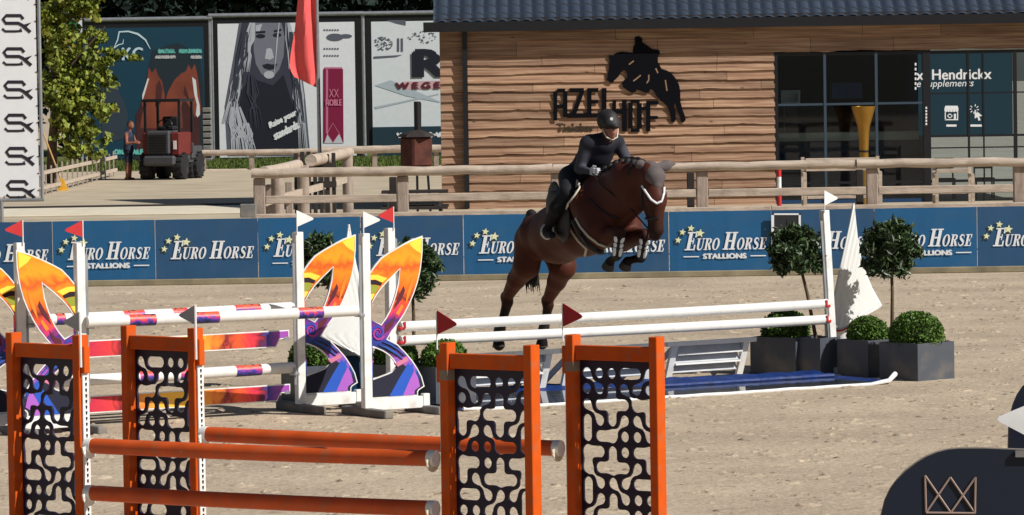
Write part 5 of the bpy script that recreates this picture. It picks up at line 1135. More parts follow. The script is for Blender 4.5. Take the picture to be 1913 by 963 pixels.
pole('lower white pole with purple bands between the two painted planks', onC(0.0, 0.405), onC(1.0, 0.405), 0.05, m_whitepole, bandf([(60, 90), (250, 285), (328, 350), (437, 487)], 45, 553), 'white poles with colour bands')
for lb, z in (('upper painted plank with red and purple swirls in the striped jump', 0.67), ('lower painted plank with red and purple swirls in the striped jump', 0.185)):
    a, b = onC(0.02, z), onC(0.985, z); L = (b-a).length; t = thing('painted_plank', (a.x, a.y, z), lb, 'plank', 'painted planks of the striped jump', rz=math.atan2(b.y-a.y, b.x-a.x))
    def pl(e): return [(e, -0.075+e), (0.14, -0.075+e), (0.17, -0.06+e), (0.20, -0.075+e)] and [(0.0+e, 0.0), (0.10, -0.005), (0.14, -0.075+e), (L-0.14, -0.075+e), (L-0.10, -0.005), (L-e, 0.0), (L-e, 0.075-e), (e, 0.075-e)]
    mb = MB(); mb.prism([pl(0)], 0.02, lambda u, v, z: Vector((u, v, z))); mb.build('board', m_white, t)
    mb = MB(); mb.prism([shrink(pl(0), 0.010)], 0.024, lambda u, v, z: Vector((u, v, z))); mb.build('print', m_plank, t)
    for x in (0.03, L-0.03): mb = MB(); mb.box((x, 0, 0.0), (0.05, 0.03, 0.03)); mb.build('hanger', m_metal, t)
# --- liverpool (white poles over a water tray)
L_ = P(730, 600, 39.06); R_ = P(1555, 600, 42.15); xL, xR_ = L_.x, R_.x; thL = math.atan2(42.15-39.06, xR_-xL)
swoosh_wing(xL, 39.06, thL, -1, 'plain white standard with red flag behind the right swoosh wings', m_red, -1, False, name='jump_standard', cat='jump standard', group='plain white standards of the water jump', cups=(0.70, 0.57), cupm=m_red)
swoosh_wing(xR_, 42.15, thL, 1, 'plain white leaning standard with pale flag between bay tree and white sail', m_wflag, 1, False, lean=0.09, name='jump_standard', cat='jump standard', group='plain white standards of the water jump', cups=(0.68, 0.53), cupm=m_red)
dv = Vector((math.cos(thL), math.sin(thL), 0)); pv = Vector((math.sin(thL), -math.cos(thL), 0))
for lb, zl, zr_ in (('upper plain white pole of the water jump under the horse', 0.715, 0.70), ('lower plain white pole of the water jump under the horse', 0.585, 0.545)):
    pole(lb, Vector((xL, 39.06, zl))+dv*0.08+pv*0.03, Vector((xR_, 42.15, zr_))-dv*0.10+pv*0.03, 0.047, m_whitepole, group='plain white poles of the water jump', cap=m_whitepole)
FL, FR = G(868, 769), G(1664, 718); td = (FR-FL); LT = td.length; ta = math.atan2(td.y, td.x)
t = thing('water_tray', (FL.x, FL.y, 0), 'blue tarpaulin water tray with white front edge below the white poles', 'water tray', rz=ta)
m_tarp = mat('blue_tarp', S(12, 46, 108), 0.6, var=0.25, scale=9, bump=0.6, bscale=14)
m_water = mat('tray_water', (0.05, 0.06, 0.075, 1), 0.03, spec=0.6, bump=0.02, bscale=3)
DP = 2.05
mb = MB(); V = []; Fs = []; nx_, ny_ = 80, 26
for i in range(nx_+1):
    for j in range(ny_+1):
        x = LT*i/nx_; DX = DP*(1-0.35*i/nx_); y = DX*j/ny_; e = min(x, LT-x, y, DX-y); z = 0.006+0.03*math.exp(-(e/0.05)**2)*(0.0 if y < 0.1 else 1)+abs(RNG.normal())*0.003+0.03*math.exp(-((y-DX*0.93)/0.12)**2)
        if y > DX-0.45: z += 0.008*(0.5+0.5*math.sin(x*19+y*5))
        V.append((x, y, z))
for i in range(nx_):
    for j in range(ny_): k = i*(ny_+1)+j; Fs.append((k, k+ny_+1, k+ny_+2, k+1))
mb.add(V, Fs); mb.build('tarpaulin', m_tarp, t, smooth=True, normals=False)
mb = MB(); mb.add([(0.12, 0.03, 0.022), (LT*0.975, 0.03, 0.022), (LT*0.965, DP*0.65-0.50, 0.022), (0.12, DP-0.50, 0.022)], [(0, 1, 2, 3)]); mb.build('water', m_water, t, normals=False)
mb = MB(); pts = [(-0.02, -0.01, 0.025)]+[(LT*i/20, -0.015+RNG.normal()*0.008, 0.012+RNG.normal()*0.002) for i in range(1, 20)]+[(LT-0.02, 0.0, 0.035), (LT+0.09, 0.05, 0.09), (LT+0.12, 0.10, 0.085)]
mb.tube(pts, [0.016]*20+[0.022, 0.026, 0.018], 8); mb.build('white_edge', m_white, t, smooth=True)
mb = MB(); pts = [(LT*0.55+LT*0.45*i/30, 0.92+0.01*math.sin(i), 0.035) for i in range(31)]; mb.tube(pts, [0.022+0.006*(i % 2) for i in range(31)], 8); mb.build('rolled_edge', m_tarp, t, smooth=True)
# slatted white gates standing in the tray
gA, gB = G(1016, 731), G(1387, 706); ga = math.atan2(gB.y-gA.y, gB.x-gA.x); m_gateshade = mat('gate_shade_grey', S(184, 188, 194), 0.6, var=0.12)  # gate planks and braces: shade on their faces put into the grey
def px_on_gate(px):
    lo, hi = -1.5, 2.0
    for _ in range(40):
        m_ = (lo+hi)/2; q = gA.lerp(gB, m_); x = 956.5+F*q.x/q.y
        if x < px: lo = m_
        else: hi = m_
    return gA.lerp(gB, (lo+hi)/2)
for p0, p1, lb in ((868, 1042, 'low white slatted gate in the water tray, left one seen through the orange lattice'), (1048, 1236, 'low white slatted gate in the water tray behind the right-most orange wing'), (1243, 1410, 'low white slatted gate in the water tray, right one beside the dark planter')):
    a, b = px_on_gate(p0-14), px_on_gate(p1-14); L = (b-a).length; t = thing('slatted_gate', tuple(a), lb, 'gate', 'white slatted gates in the water tray', rz=ga)
    T = lambda x, f: (x, 0.02-0.13*f, 0.03+0.35*f)
    mb = MB(); mb.beam(T(0, 1), T(L, 1), 0.06, 0.045, bev=0.004); mb.build('top_rail', m_white, t)
    for x in (0.11, L-0.11): mb = MB(); mb.beam(T(x, 0), T(x, 0.96), 0.07, 0.035, up=(0, 1, 0.3)); mb.build('leg', m_white, t)
    for f in (0.42, 0.70): mb = MB(); mb.beam(Vector(T(0.15, f))+Vector((0, -0.01, 0)), Vector(T(L-0.15, f))+Vector((0, -0.01, 0)), 0.05, 0.018); mb.build('slat', m_white, t)
    for f in (0.28, 0.56, 0.83): mb = MB(); mb.beam(Vector(T(0.15, f))+Vector((0, 0.03, 0)), Vector(T(L-0.15, f))+Vector((0, 0.03, 0)), 0.015, 0.085, up=(0, 0.4, 1)); mb.build('plank', m_gateshade, t)
    for x in (0.13, L-0.13): mb = MB(); mb.beam(Vector(T(x, 0.9))+Vector((0, 0.03, 0)), (x-0.12, 0.26, 0.03), 0.03, 0.05); mb.build('brace', m_gateshade, t)
# --- sail decorations
def sailboat(apex, lb, rb, mid, Y, label, ripples, blotch):
    c = P(mid[0], 640, Y); t = thing('sail_decoration', (c.x, Y, 0), label, 'sail decoration', 'white sails beside the water jump'); M_ = xz(t)
    prof = [(383, 1595.5, 1597), (420, 1588, 1600.5), (451, 1581, 1604), (480, 1574.5, 1609.5), (504, 1569, 1616), (539, 1561, 1631), (560, 1556.5, 1643), (572, 1554, 1650), (586, 1551, 1622), (600, 1559.5, 1594), (611, 1567, 1571)]
    Mn = 16; V = []; Fs = []; sc_ = 42.72/Y if Y < 42 else 1.0; mir = -1 if rb[0] < apex[0] else 1; N = 44
    for i in range(N+1):
        yy = 383+228*i/N; f = i/N; x0_ = np.interp(yy, [p_[0] for p_ in prof], [p_[1] for p_ in prof]); x1_ = np.interp(yy, [p_[0] for p_ in prof], [p_[2] for p_ in prof])
        for j in range(Mn+1):
            s_ = j/Mn; xx = x0_+(x1_-x0_)*s_; Yq = Y+mir*0.55*(xx-1595.5)/190; q = P(apex[0]+mir*(xx-1595.5)*sc_, apex[1]+(yy-383)*sc_, Yq)
            u = (xx-1595.5)+(yy-383)*0.22
            V.append((q.x, Yq-0.03*math.sin((xx-1550)/100*math.pi)*f+0.005*math.sin(u*0.75), q.z))
    for i in range(N):
        for j in range(Mn): k = i*(Mn+1)+j; Fs.append((k, k+1, k+Mn+2, k+Mn+1))
    A, B = P(apex[0], apex[1], Y), P(lb[0][0], lb[0][1], Y)
    mb = MB(); mb.add(V, Fs); o = mb.build('sail', mat('sail_cloth', (0.78, 0.78, 0.75, 1), 0.7, var=0.04, scale=2), t, M_, smooth=True)
    md = o.modifiers.new('thick', 'SOLIDIFY'); md.thickness = 0.012
    mb = MB(); mb.tube([Vector((B.x, Y+0.03, 0.1)), A+Vector((0, 0.03, 0.02))], 0.012, 8); mb.build('mast', m_white, t, M_)
    # hull
    hc = P(mid[0], mid[1], Y); mb = MB(); V = []; n = 10
    for i in range(n+1):
        f = i/n; wd_ = 0.13*math.sin(math.pi*min(1, max(0.02, f*0.95+0.03)))**0.6; x = hc.x-0.12+0.26*f; zt_ = hc.z+0.05+0.06*(2*f-1)**2
        V += [(x, Y+0.2-wd_, zt_), (x, Y+0.2-wd_*0.6, hc.z-0.06), (x, Y+0.2+wd_*0.6, hc.z-0.06), (x, Y+0.2+wd_, zt_)]
    Fs = [(i*4+j, i*4+j+1, i*4+5+j, i*4+4+j) for i in range(n) for j in range(3)]+[(i*4+3, i*4, i*4+4, i*4+7) for i in range(n)]
    mb.add(V, Fs); mb.build('hull', m_white, t, M_, smooth=True)
    mb = MB(); pts = [(v[0], v[1]-0.006, v[2]-0.02) for v in V[0::4]]; mb.tube(pts, 0.009, 6); mb.build('hull_stripe', m_red, t, M_)
    mb = MB(); mb.box((hc.x+0.02, Y+0.2, (hc.z-0.06)/2), (0.28, 0.2, hc.z-0.07), bev=0.01); mb.build('stand', mat('teal_stand', S(20, 70, 100), 0.5), t, M_)
    mb = MB(); mb.prism([[(hc.x-0.1, hc.z+0.1), (hc.x+0.03, hc.z+0.1), (hc.x+0.01, hc.z+0.3), (hc.x-0.1, hc.z+0.35)]], 0.02, lambda u, v, z: Vector((u, Y+0.12+v, z))); mb.build('stern_board', flat('stern_blue', S(28, 50, 110)), t, M_)
sailboat((1595, 384), ((1550, 586), (1568, 611)), (1648, 572), (1566, 625), 42.95, 'white sail with blue and red hull right of the leaning white standard', 60, 0)
sailboat((651, 424), ((700, 640), (672, 646)), (600, 628), (640, 655), 39.9, 'white sail partly hidden behind the orange swoosh wings', 60, 0)
# --- planters, box balls, bay trees
def planter(px, py, wd, ht, phi, label, dx=0):
    c = G(px, py); t = thing('planter', (c.x, c.y, 0), label, 'planter', 'square anthracite planters round the water jump', rz=R(phi)); w2 = wd
    mb = MB(); e = 0.02
    for c_, d_ in (((w2/2, e/2), (w2, e)), ((w2/2, w2-e/2), (w2, e)), ((e/2, w2/2), (e, w2-2*e)), ((w2-e/2, w2/2), (e, w2-2*e))): mb.box((c_[0], c_[1], ht/2), (d_[0], d_[1], ht))
    mb.build('tub', m_planter, t); mb = MB(); mb.box((w2/2, w2/2, ht/2-0.03), (w2-2*e, w2-2*e, ht-0.06)); mb.build('soil', m_soil, t)
    ctr = Matrix.Translation(t.location) @ Matrix.Rotation(R(phi), 4, 'Z') @ Vector((w2/2, w2/2, ht)); return ctr
def boxball(c, r, label, seed, sq=0.86):
    t = thing('box_ball', tuple(c), label, 'shrub', 'clipped box balls in planters'); M_ = xz(t); rg = np.random.default_rng(seed); cc = (c.x, c.y, c.z+r*sq*0.28)
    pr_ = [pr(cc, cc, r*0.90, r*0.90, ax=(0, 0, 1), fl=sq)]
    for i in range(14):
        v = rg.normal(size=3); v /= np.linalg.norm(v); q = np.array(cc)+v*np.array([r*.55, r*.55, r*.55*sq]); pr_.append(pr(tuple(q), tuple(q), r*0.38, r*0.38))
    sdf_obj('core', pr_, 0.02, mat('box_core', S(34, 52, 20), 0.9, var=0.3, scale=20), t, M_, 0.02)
    pts = shell_pts(cc, (r, r, r*sq), 5200, rg, 0.93); pts += rg.normal(size=pts.shape)*0.008
    leaves('foliage', m_box, pts, 0.032, t, M_, rg, 0.6)
def baytree(base, crown_px, Y, rpx, label, seed, n=3000):
    cc = P(crown_px[0], crown_px[1], Y); k = Y/F; t = thing('bay_tree', tuple(base), label, 'tree', 'bay trees on tall stems'); M_ = xz(t); rg = np.random.default_rng(seed); r = rpx*k*1.1
    mb = MB(); b0 = Vector(base); mb.tube([b0-Vector((0, 0, 0.03)), b0.lerp(cc, 0.5)+Vector((0.01, 0, 0)), cc], [0.02, 0.016, 0.013], 8)
    for i in range(9):
        a_ = i*0.9; mb.tube([b0.lerp(cc, 0.8+0.02*i), cc+Vector((math.cos(a_), math.sin(a_), rg.uniform(-0.5, 0.8)))*r*0.7], [0.008, 0.004], 5)
    mb.build('stem', m_bark, t, M_, smooth=True)
    pts = np.concatenate([shell_pts(cc, (r*0.98, r*0.98, r*0.98), n, rg, 0.6, clumps=70, cl=0.10), shell_pts(cc, (r*0.7, r*0.7, r*0.7), n//2, rg, 0.1)])
    leaves('crown', m_leaf, pts, 0.082, t, M_, rg, 0.36)
c = planter(1715, 713, 0.51, 0.36, 41, 'grey planter at the far right of the water jump, one sunlit face'); boxball(c, 0.265, 'largest clipped box ball, in the far right planter', 1)
c = planter(1622, 706, 0.42, 0.36, 41, 'planter with small box ball left of the far right planter'); boxball(c, 0.20, 'small clipped box ball just right of the white sail', 2)
c = planter(1668, 697, 0.34, 0.37, 41, 'planter of the tall right bay tree, mostly hidden between two others'); baytree(c, (1664, 468), c.y, 50, 'bay tree right of the white sail', 3)
c = planter(1487, 702, 0.52, 0.37, 56, 'dark shaded planter left of the leaning white standard, holding a box ball'); boxball(c, 0.235, 'clipped box ball behind the right end of the white poles', 4)
c = planter(1533, 703, 0.34, 0.37, 50, 'narrow dark planter touching the leaning white standard'); baytree(c, (1487, 466), c.y, 48, 'bay tree left of the leaning white standard', 5)
c = planter(573, 752, 0.44, 0.33, 35, 'dark planter behind the left white-flagged wing'); boxball(c, 0.225, 'clipped box ball behind the left white-flagged wing', 6)
c = planter(735, 757, 0.42, 0.36, 41, 'dark planter behind the lower curve of the right swoosh'); boxball(c, 0.2, 'clipped box ball seen through the lower hole of the right swoosh', 7)
c = planter(815, 757, 0.42, 0.34, 30, 'dark planter left of the first right-hand orange wing'); boxball(c, 0.215, 'clipped box ball between right swoosh and left dark red flag', 8)
c = planter(640, 728, 0.34, 0.3, 41, 'dark planter of the bay tree behind the left orange swoosh'); baytree(c, (600, 484), c.y, 44, 'bay tree behind the left orange swoosh of the right pair', 9)
c = planter(770, 735, 0.34, 0.3, 41, 'dark planter of the bay tree behind the right orange swoosh'); baytree(c, (768, 502), c.y, 48, 'bay tree behind the right orange swoosh', 10)
# --- foreground emblem wing at the lower right
Yw = 20.0; q = P(1800, 900, Yw); t = thing('crown_emblem_wing', (q.x, Yw, 0), 'rounded dark navy jump wing with bronze line crown at lower right', 'jump wing'); M_ = xz(t)
m_nv = mat('deep_navy', S(8, 20, 40), 0.55, var=0.06)
sh = [(1630, 1320), (1636, 1100), (1640, 1000), (1647, 963), (1654, 935), (1664, 914), (1677, 896), (1693, 879), (1713, 864), (1731, 853), (1751, 845), (1771, 840), (1792, 838), (1840, 838), (1888, 840), (1960, 842), (2060, 846), (2060, 1320)]
TW = lambda off: (lambda u, v, z: Vector((P(u, z, Yw).x, Yw+v+off, P(u, z, Yw).z)))
mb = MB(); mb.prism([sh], 0.04, TW(0)); mb.build('panel', m_nv, t, M_)
mb = MB(); mb.tube([Vector((P(x, y, Yw).x, Yw-0.0, P(x, y, Yw).z)) for x, y in sh[1:-1]], 0.006, 6); mb.build('edge_trim', mat('edge_grey', S(130, 120, 110), 0.6), t, M_)
K = dict(A=(1727, 888), B=(1774, 891), C=(1821, 891), D=(1729, 957), E=(1775, 957), F=(1820, 958)); mb = MB()
for i, (u, v) in enumerate(('AD', 'AE', 'BD', 'BF', 'CE', 'CF', 'DF')): a, b = [Vector((P(*K[z], Yw).x, Yw-0.024-0.0008*i, P(*K[z], Yw).z)) for z in (u, v)]; mb.beam(a, b, 0.004, 0.0095, up=(0.01, 0, 1) if u+v == 'DF' else (1, 0, 0.01)) if False else mb.tube([a, b], 0.0052, 6)
mb.build('crown_emblem', mat('bronze_paint', S(150, 128, 118), 0.5), t, M_)
mb = MB(); mb.prism([box2(1895, 841, 1930, 853)], 0.02, TW(-0.035)); mb.build('bracket', m_grey, t, M_)
Yk = 21.2; q = P(1910, 900, Yk); t = thing('dark_round_wing', (q.x+0.1, Yk, 0), 'dark rounded jump wing at the right edge behind the crown emblem wing', 'jump wing'); M_ = xz(t)
sh = [(1883, 1250), (1883, 838), (1884, 800), (1887, 776), (1892, 757), (1900, 738), (1911, 722), (1925, 712), (1945, 705), (2060, 705), (2060, 1250)]
mb = MB(); mb.prism([sh], 0.04, lambda u, v, z: Vector((P(u, z, Yk).x, Yk+v, P(u, z, Yk).z))); mb.build('panel', m_nv, t, M_)
t_f = MB(); t_f.prism([[(1863, 783), (1866, 778), (1918, 757), (1930, 757), (1930, 822), (1918, 815), (1866, 788)]], 0.006, lambda u, v, z: Vector((P(u, z, Yk-0.1).x, Yk-0.1+v, P(u, z, Yk-0.1).z))); t_f.build('flag', m_wflag, t, M_)
mb = MB(); a = P(1926, 750, Yk-0.1); mb.tube([a, (a.x, a.y, P(1926, 860, Yk).z)], 0.007, 6); mb.build('flag_mast', m_white, t, M_)

# =================================================================== HORSE
HO = Vector((0.287, 42.6, 0)); hd_ = Vector((0.417, -0.909, 0)).normalized(); hs_ = Vector((hd_.y, -hd_.x, 0))   # heading, its right side
def Hp(l, s, z): return tuple(HO+hd_*l+hs_*s+Vector((0, 0, z)))
SIDE = tuple(hs_)
cb, cbd, cbk, cmz = S(80, 41, 30), S(62, 32, 24), S(24, 17, 16), S(40, 25, 23)
def horse_prims():
    L = []; A = L.append
    # trunk
    A(pr(Hp(.09, 0, 1.40), Hp(.45, 0, 1.40), .235, .27, ax=SIDE, fl=1.0, col=cb))
    A(pr(Hp(.40, 0, 1.43), Hp(1.0, 0, 1.55), .285, .315, ax=SIDE, fl=.98, col=cb))
    A(pr(Hp(1.0, 0, 1.54), Hp(1.48, 0, 1.62), .315, .29, ax=SIDE, fl=.88, col=cb))
    A(pr(Hp(1.0, 0, 1.85), Hp(1.35, 0, 1.93), .09, .10, col=cbd))                 # withers
    A(pr(Hp(.02, .08, 1.36), Hp(.16, .11, 1.42), .185, .19, col=cb)); A(pr(Hp(.02, -.10, 1.36), Hp(.16, -.13, 1.42), .19, .19, col=cb))
    for s in (1, -1):                                                             # shoulders, breast
        A(pr(Hp(1.38, .17*s, 1.74), Hp(1.66, .16*s, 1.50), .15, .14, col=cb)); A(pr(Hp(1.62, .10*s, 1.58), Hp(1.55, .13*s, 1.38), .13, .10, col=cb))
    # neck and head
    A(pr(Hp(1.40, 0, 1.76), Hp(1.86, -.03, 1.96), .26, .185, ax=SIDE, fl=.72, col=cb)); A(pr(Hp(1.86, -.03, 1.96), Hp(2.20, -.10, 2.03), .185, .125, ax=SIDE, fl=.70, col=cb))
    A(pr(Hp(1.50, 0, 1.64), Hp(1.98, -.06, 1.80), .23, .165, ax=SIDE, fl=.75, col=cb))
    s0 = -.13
    A(pr(Hp(2.25, s0, 2.00), Hp(2.31, s0, 1.80), .105, .105, ax=SIDE, fl=.95, col=cb)); A(pr(Hp(2.31, s0, 1.80), Hp(2.33, s0, 1.52), .10, .062, ax=SIDE, fl=.92, col=cbd))
    A(pr(Hp(2.16, s0, 1.86), Hp(2.22, s0, 1.72), .10, .075, ax=SIDE, fl=.80, col=cb)); A(pr(Hp(2.22, s0, 1.70), Hp(2.27, s0, 1.52), .055, .045, col=cbd))
    A(pr(Hp(2.30, s0, 1.50), Hp(2.29, s0, 1.455), .066, .055, ax=SIDE, fl=1.0, col=cmz)); A(pr(Hp(2.25, s0, 1.45), Hp(2.26, s0, 1.44), .036, .034, col=cmz, k=.015))
    for s in (1, -1):
        A(pr(Hp(2.31, s0+.075*s, 1.86), Hp(2.33, s0+.078*s, 1.84), .030, .026, col=cbd, k=.02))       # brow
        A(pr(Hp(2.365, s0+.035*s, 1.50), Hp(2.36, s0+.04*s, 1.485), .016, .014, col=cbk, k=.012))
    # hind legs
    def leg(pts, rs, cols, kk=.035):
        for i in range(len(pts)-1): A(pr(Hp(*pts[i]), Hp(*pts[i+1]), rs[i], rs[i+1], col=cols[i], k=kk, w=90))
    leg([(.04, .13, 1.34), (.0, .16, 1.10), (-.20, .175, .96), (-.47, .17, .755)], [.165, .130, .092, .054], [cb, cb, cb])
    leg([(-.47, .17, .775), (-.44, .17, .72), (-.57, .19, .47), (-.585, .195, .43)], [.060, .055, .040, .052], [cbd, cbk, cbk], .02)
    leg([(-.585, .195, .43), (-.60, .205, .35)], [.046, .040], [cbk], .015); leg([(-.60, .205, .345), (-.59, .205, .285)], [.048, .062], [cbk], .012)
    leg([(.0, -.16, 1.32), (.10, -.19, 1.08), (-.06, -.20, .93), (-.30, -.20, .715)], [.19, .132, .092, .052], [cb, cb, cb])
    leg([(-.30, -.20, .735), (-.27, -.20, .68), (-.37, -.20, .46), (-.385, -.20, .42)], [.058, .053, .038, .050], [cbd, cbk, cbk], .02)
    leg([(-.385, -.20, .42), (-.42, -.20, .35)], [.044, .038], [cbk], .015); leg([(-.42, -.20, .345), (-.43, -.20, .285)], [.048, .060], [cbk], .012)
    # folded forelegs
    for s, kn, ft, hf in ((1, (2.02, .115, 1.485), (1.90, .085, 1.26), (1.78, .10, 1.20)), (-1, (2.07, -.13, 1.455), (1.95, -.15, 1.235), (1.83, -.06, 1.20))):
        leg([(1.58, .15*s, 1.40), kn], [.115, .060], [cb]); leg([kn, (kn[0]+.02, kn[1], kn[2]-.03)], [.058, .052], [cbk], .02)
        leg([(kn[0], kn[1], kn[2]-.04), ft], [.042, .038], [cbk], .02); leg([ft, (ft[0]-.01, ft[1], ft[2]-.01)], [.050, .045], [cbk], .015); leg([ft, hf], [.040, .038], [cbk], .015)
        h2_ = (hf[0]-.04, hf[1], hf[2]-.045); leg([hf, h2_], [.045, .058], [cbk], .01)
    return L
t = thing('horse', (HO.x, HO.y, 0), 'bay horse in mid-jump over the white poles with grey ear bonnet', 'horse'); HM = xz(t); horse_t = t
m_coat = mat('horse_coat', (1, 1, 1, 1), 0.55, var=0.10, attr='coat', scale=4, spec=0.16, bump=0.08, bscale=90)
V_, Q_, C_ = surfnet(horse_prims(), 0.0135, 0.055, colors=True)
BV = BVHTree.FromPolygons([Vector(v) for v in V_], [tuple(q) for q in Q_.tolist()])
inv = np.array(HM.inverted()); me = bpy.data.meshes.new('body'); me.from_pydata((V_@inv[:3, :3].T+inv[:3, 3]).tolist(), [], Q_.tolist()); me.polygons.foreach_set('use_smooth', [True]*len(me.polygons))
at = me.color_attributes.new('coat', 'FLOAT_COLOR', 'POINT'); at.data.foreach_set('color', np.concatenate([C_, np.ones((len(C_), 1))], 1).astype(np.float32).ravel())
me.materials.append(m_coat); hb = bpy.data.objects.new('body', me); link(hb, t); sm = hb.modifiers.new('smooth', 'SMOOTH'); sm.factor = 0.5; sm.iterations = 4
def drape(pts, n=8, off=0.004):
    out = []
    for (x0, y0), (x1, y1) in zip(pts[:-1], pts[1:]):
        for i in range(n):
            f = i/n; d = ray(x0+(x1-x0)*f, y0+(y1-y0)*f); h, nn, _, _ = BV.ray_cast(CAMP, d)
            if h is not None: out.append(h+nn*off)
    return out
def strap(name, pts, r, m, off=0.004):
    dp = drape(pts, 8, off)
    if len(dp) < 3: return
    seg = [dp[0]]
    for p in dp[1:]:
        if (p-seg[-1]).length < 0.25: seg.append(p)
    mb = MB(); mb.tube(seg, r, 8); return mb.build(name, m, t, HM, smooth=True)
m_mane = mat('black_hair', S(26, 20, 20), 0.6, var=0.3, scale=20, bump=0.4)
# mane along the crest
pm = []; 
for i in range(9):
    f = i/8; l = 1.30+0.85*f; z = 2.01+0.14*math.sin(f*2.2)+0.02*f; pm.append((l, -0.02-0.07*f, z))
prs = [pr(Hp(*a), Hp(*b), .035, .035, ax=SIDE, fl=.7) for a, b in zip(pm[:-1], pm[1:])]
for i, (l, s, z) in enumerate(pm[1:-1]): prs += [pr(Hp(l, s+.05, z-.01), Hp(l+.02, s+.115, z-.13-.015*(i % 3)), .036, .014)]
sdf_obj('mane', prs, 0.010, m_mane, t, HM, 0.02)
# tail
tp = [(-.10, 0, 1.54), (-.19, .01, 1.60), (-.27, .0, 1.52), (-.32, -.04, 1.28), (-.36, -.09, 1.05), (-.36, -.10, .92)]
prs = [pr(Hp(*a), Hp(*b), ra, rb) for a, b, ra, rb in zip(tp[:-1], tp[1:], (.045, .05, .06, .065, .055), (.05, .06, .065, .055, .03))]
for k in range(7): prs.append(pr(Hp(-.43+.01*k, -.14+.025*k, 1.10), Hp(-.37+.012*k, -.16+.03*k, .80+.02*(k % 3)), .022, .006))
sdf_obj('tail', prs, 0.010, m_mane, t, HM, 0.02)
# hooves
for nm, a, b, ra, rb in ((0, (-.60, .205, .318), (-.592, .205, .262), .054, .066), (1, (-.43, -.20, .318), (-.438, -.20, .262), .052, .064), (2, (1.77, .10, 1.19), (1.725, .10, 1.135), .048, .062), (3, (1.82, -.06, 1.19), (1.775, -.06, 1.135), .048, .062)):
    A_, B_ = Vector(Hp(*a)), Vector(Hp(*b)); mb = MB(); mb.tube([A_, B_], [ra, rb], 16); mb.build('hoof', mat('hoof_horn', S(60, 54, 50), 0.7), t, HM, smooth=True)
# ear bonnet with ears and white trim
s0 = -.13
bon = [pr(Hp(2.20, s0, 2.06), Hp(2.30, s0, 2.02), .105, .095, ax=SIDE, fl=.98), pr(Hp(2.31, s0, 2.0), Hp(2.345, s0, 1.93), .085, .05, ax=SIDE, fl=1.1)]
sdf_obj('ear_bonnet', bon, 0.010, m_ear, t, HM, 0.04)
for s, tip in ((-1, (2.18, s0-.29, 2.13)), (1, (2.10, s0+.10, 2.16))):
    base = (2.22, s0+.065*s, 2.10); mid = tuple((base[i]+tip[i])/2 for i in range(3))
    o = sdf_obj('ear', [pr(Hp(*base), Hp(*mid), .040, .044, ax=hd_[:], fl=.6), pr(Hp(*mid), Hp(*tip), .044, .006, ax=hd_[:], fl=.5)], 0.007, m_ear, t, HM, 0.02)
YH = 40.3
strap('browband', [(1201, 347), (1208, 360), (1217, 373), (1227, 380), (1235, 376), (1239, 362), (1239, 350)], 0.011, m_print, 0.012)
m_strap = mat('black_leather', S(30, 24, 24), 0.5)
strap('cheek_strap', [(1199, 350), (1200, 375), (1203, 400), (1206, 420)], 0.012, m_strap)
strap('noseband', [(1198, 404), (1208, 408), (1220, 410), (1231, 406)], 0.014, m_strap, 0.006)
strap('girth', [(1072, 412), (1085, 438), (1101, 458), (1118, 470), (1140, 472)], 0.034, m_strap, 0.0)
strap('girth_trim', [(1062, 418), (1070, 434), (1082, 450), (1096, 464), (1092, 478)], 0.012, m_pipe, 0.01)
strap('girth_trim', [(1077, 408), (1086, 424), (1100, 441), (1118, 455), (1140, 462)], 0.012, m_pipe, 0.01)
strap('breastplate', [(1100, 372), (1120, 392), (1140, 404), (1158, 408)], 0.010, m_strap, 0.006)
# reins
rn = [Vector(Hp(2.27, s0+.07, 1.53)), Vector(Hp(2.05, .02, 1.72)), Vector(Hp(1.75, .16, 1.92)), Vector(Hp(1.47, .13, 2.05))]; mb = MB(); mb.tube(rn, 0.007, 6); mb.build('rein', m_strap, t, HM)
rn = [Vector(Hp(2.27, s0-.07, 1.53)), Vector(Hp(2.05, -.22, 1.75)), Vector(Hp(1.8, -.25, 1.98)), Vector(Hp(1.56, -.18, 2.10))]; mb = MB(); mb.tube(rn, 0.007, 6); mb.build('rein', m_strap, t, HM)
# eyes
for s in (1, -1): mb = MB(); c = Vector(Hp(2.325, s0+.093*s, 1.855)); mb.lathe([(0.002, -.018), (0.014, -.012), (0.018, 0), (0.014, .012), (0.002, .018)], c, 12); mb.build('eye', mat('eye_black', S(12, 9, 9), 0.15), t, HM, smooth=True)
# tendon boots on folded forelegs, boots behind
for kn, ft in (((2.02, .115, 1.44), (1.91, .088, 1.27)), ((2.07, -.13, 1.41), (1.96, -.148, 1.25))):
    sdf_obj('tendon_boot', [pr(Hp(*kn), Hp(*ft), .050, .052)], 0.008, m_strap, t, HM, 0.02)
    a_, b_ = Vector(Hp(*kn)), Vector(Hp(*ft)); v = (CAMP-a_).normalized(); sd = (b_-a_).cross(v).normalized()
    for q in (-1, 1):
        for f0, f1 in ((0.0, 0.28), (0.36, 0.55), (0.62, 1.05)):
            mb = MB(); o1 = a_.lerp(b_, f0)+v*0.047+sd*q*(0.026+0.012*(1-f0)); o2 = a_.lerp(b_, f1)+v*0.047+sd*q*0.026; mb.tube([o1, o1.lerp(o2, .5)+v*.006, o2], [0.015, 0.019, 0.015], 8); mb.build('boot_strap', m_print, t, HM, smooth=True)
for a, b in (((-.565, .19, .50), (-.59, .197, .42)), ((-.365, -.20, .49), (-.39, -.20, .41))): sdf_obj('fetlock_boot', [pr(Hp(*a), Hp(*b), .052, .062)], 0.009, m_strap, t, HM, 0.02)
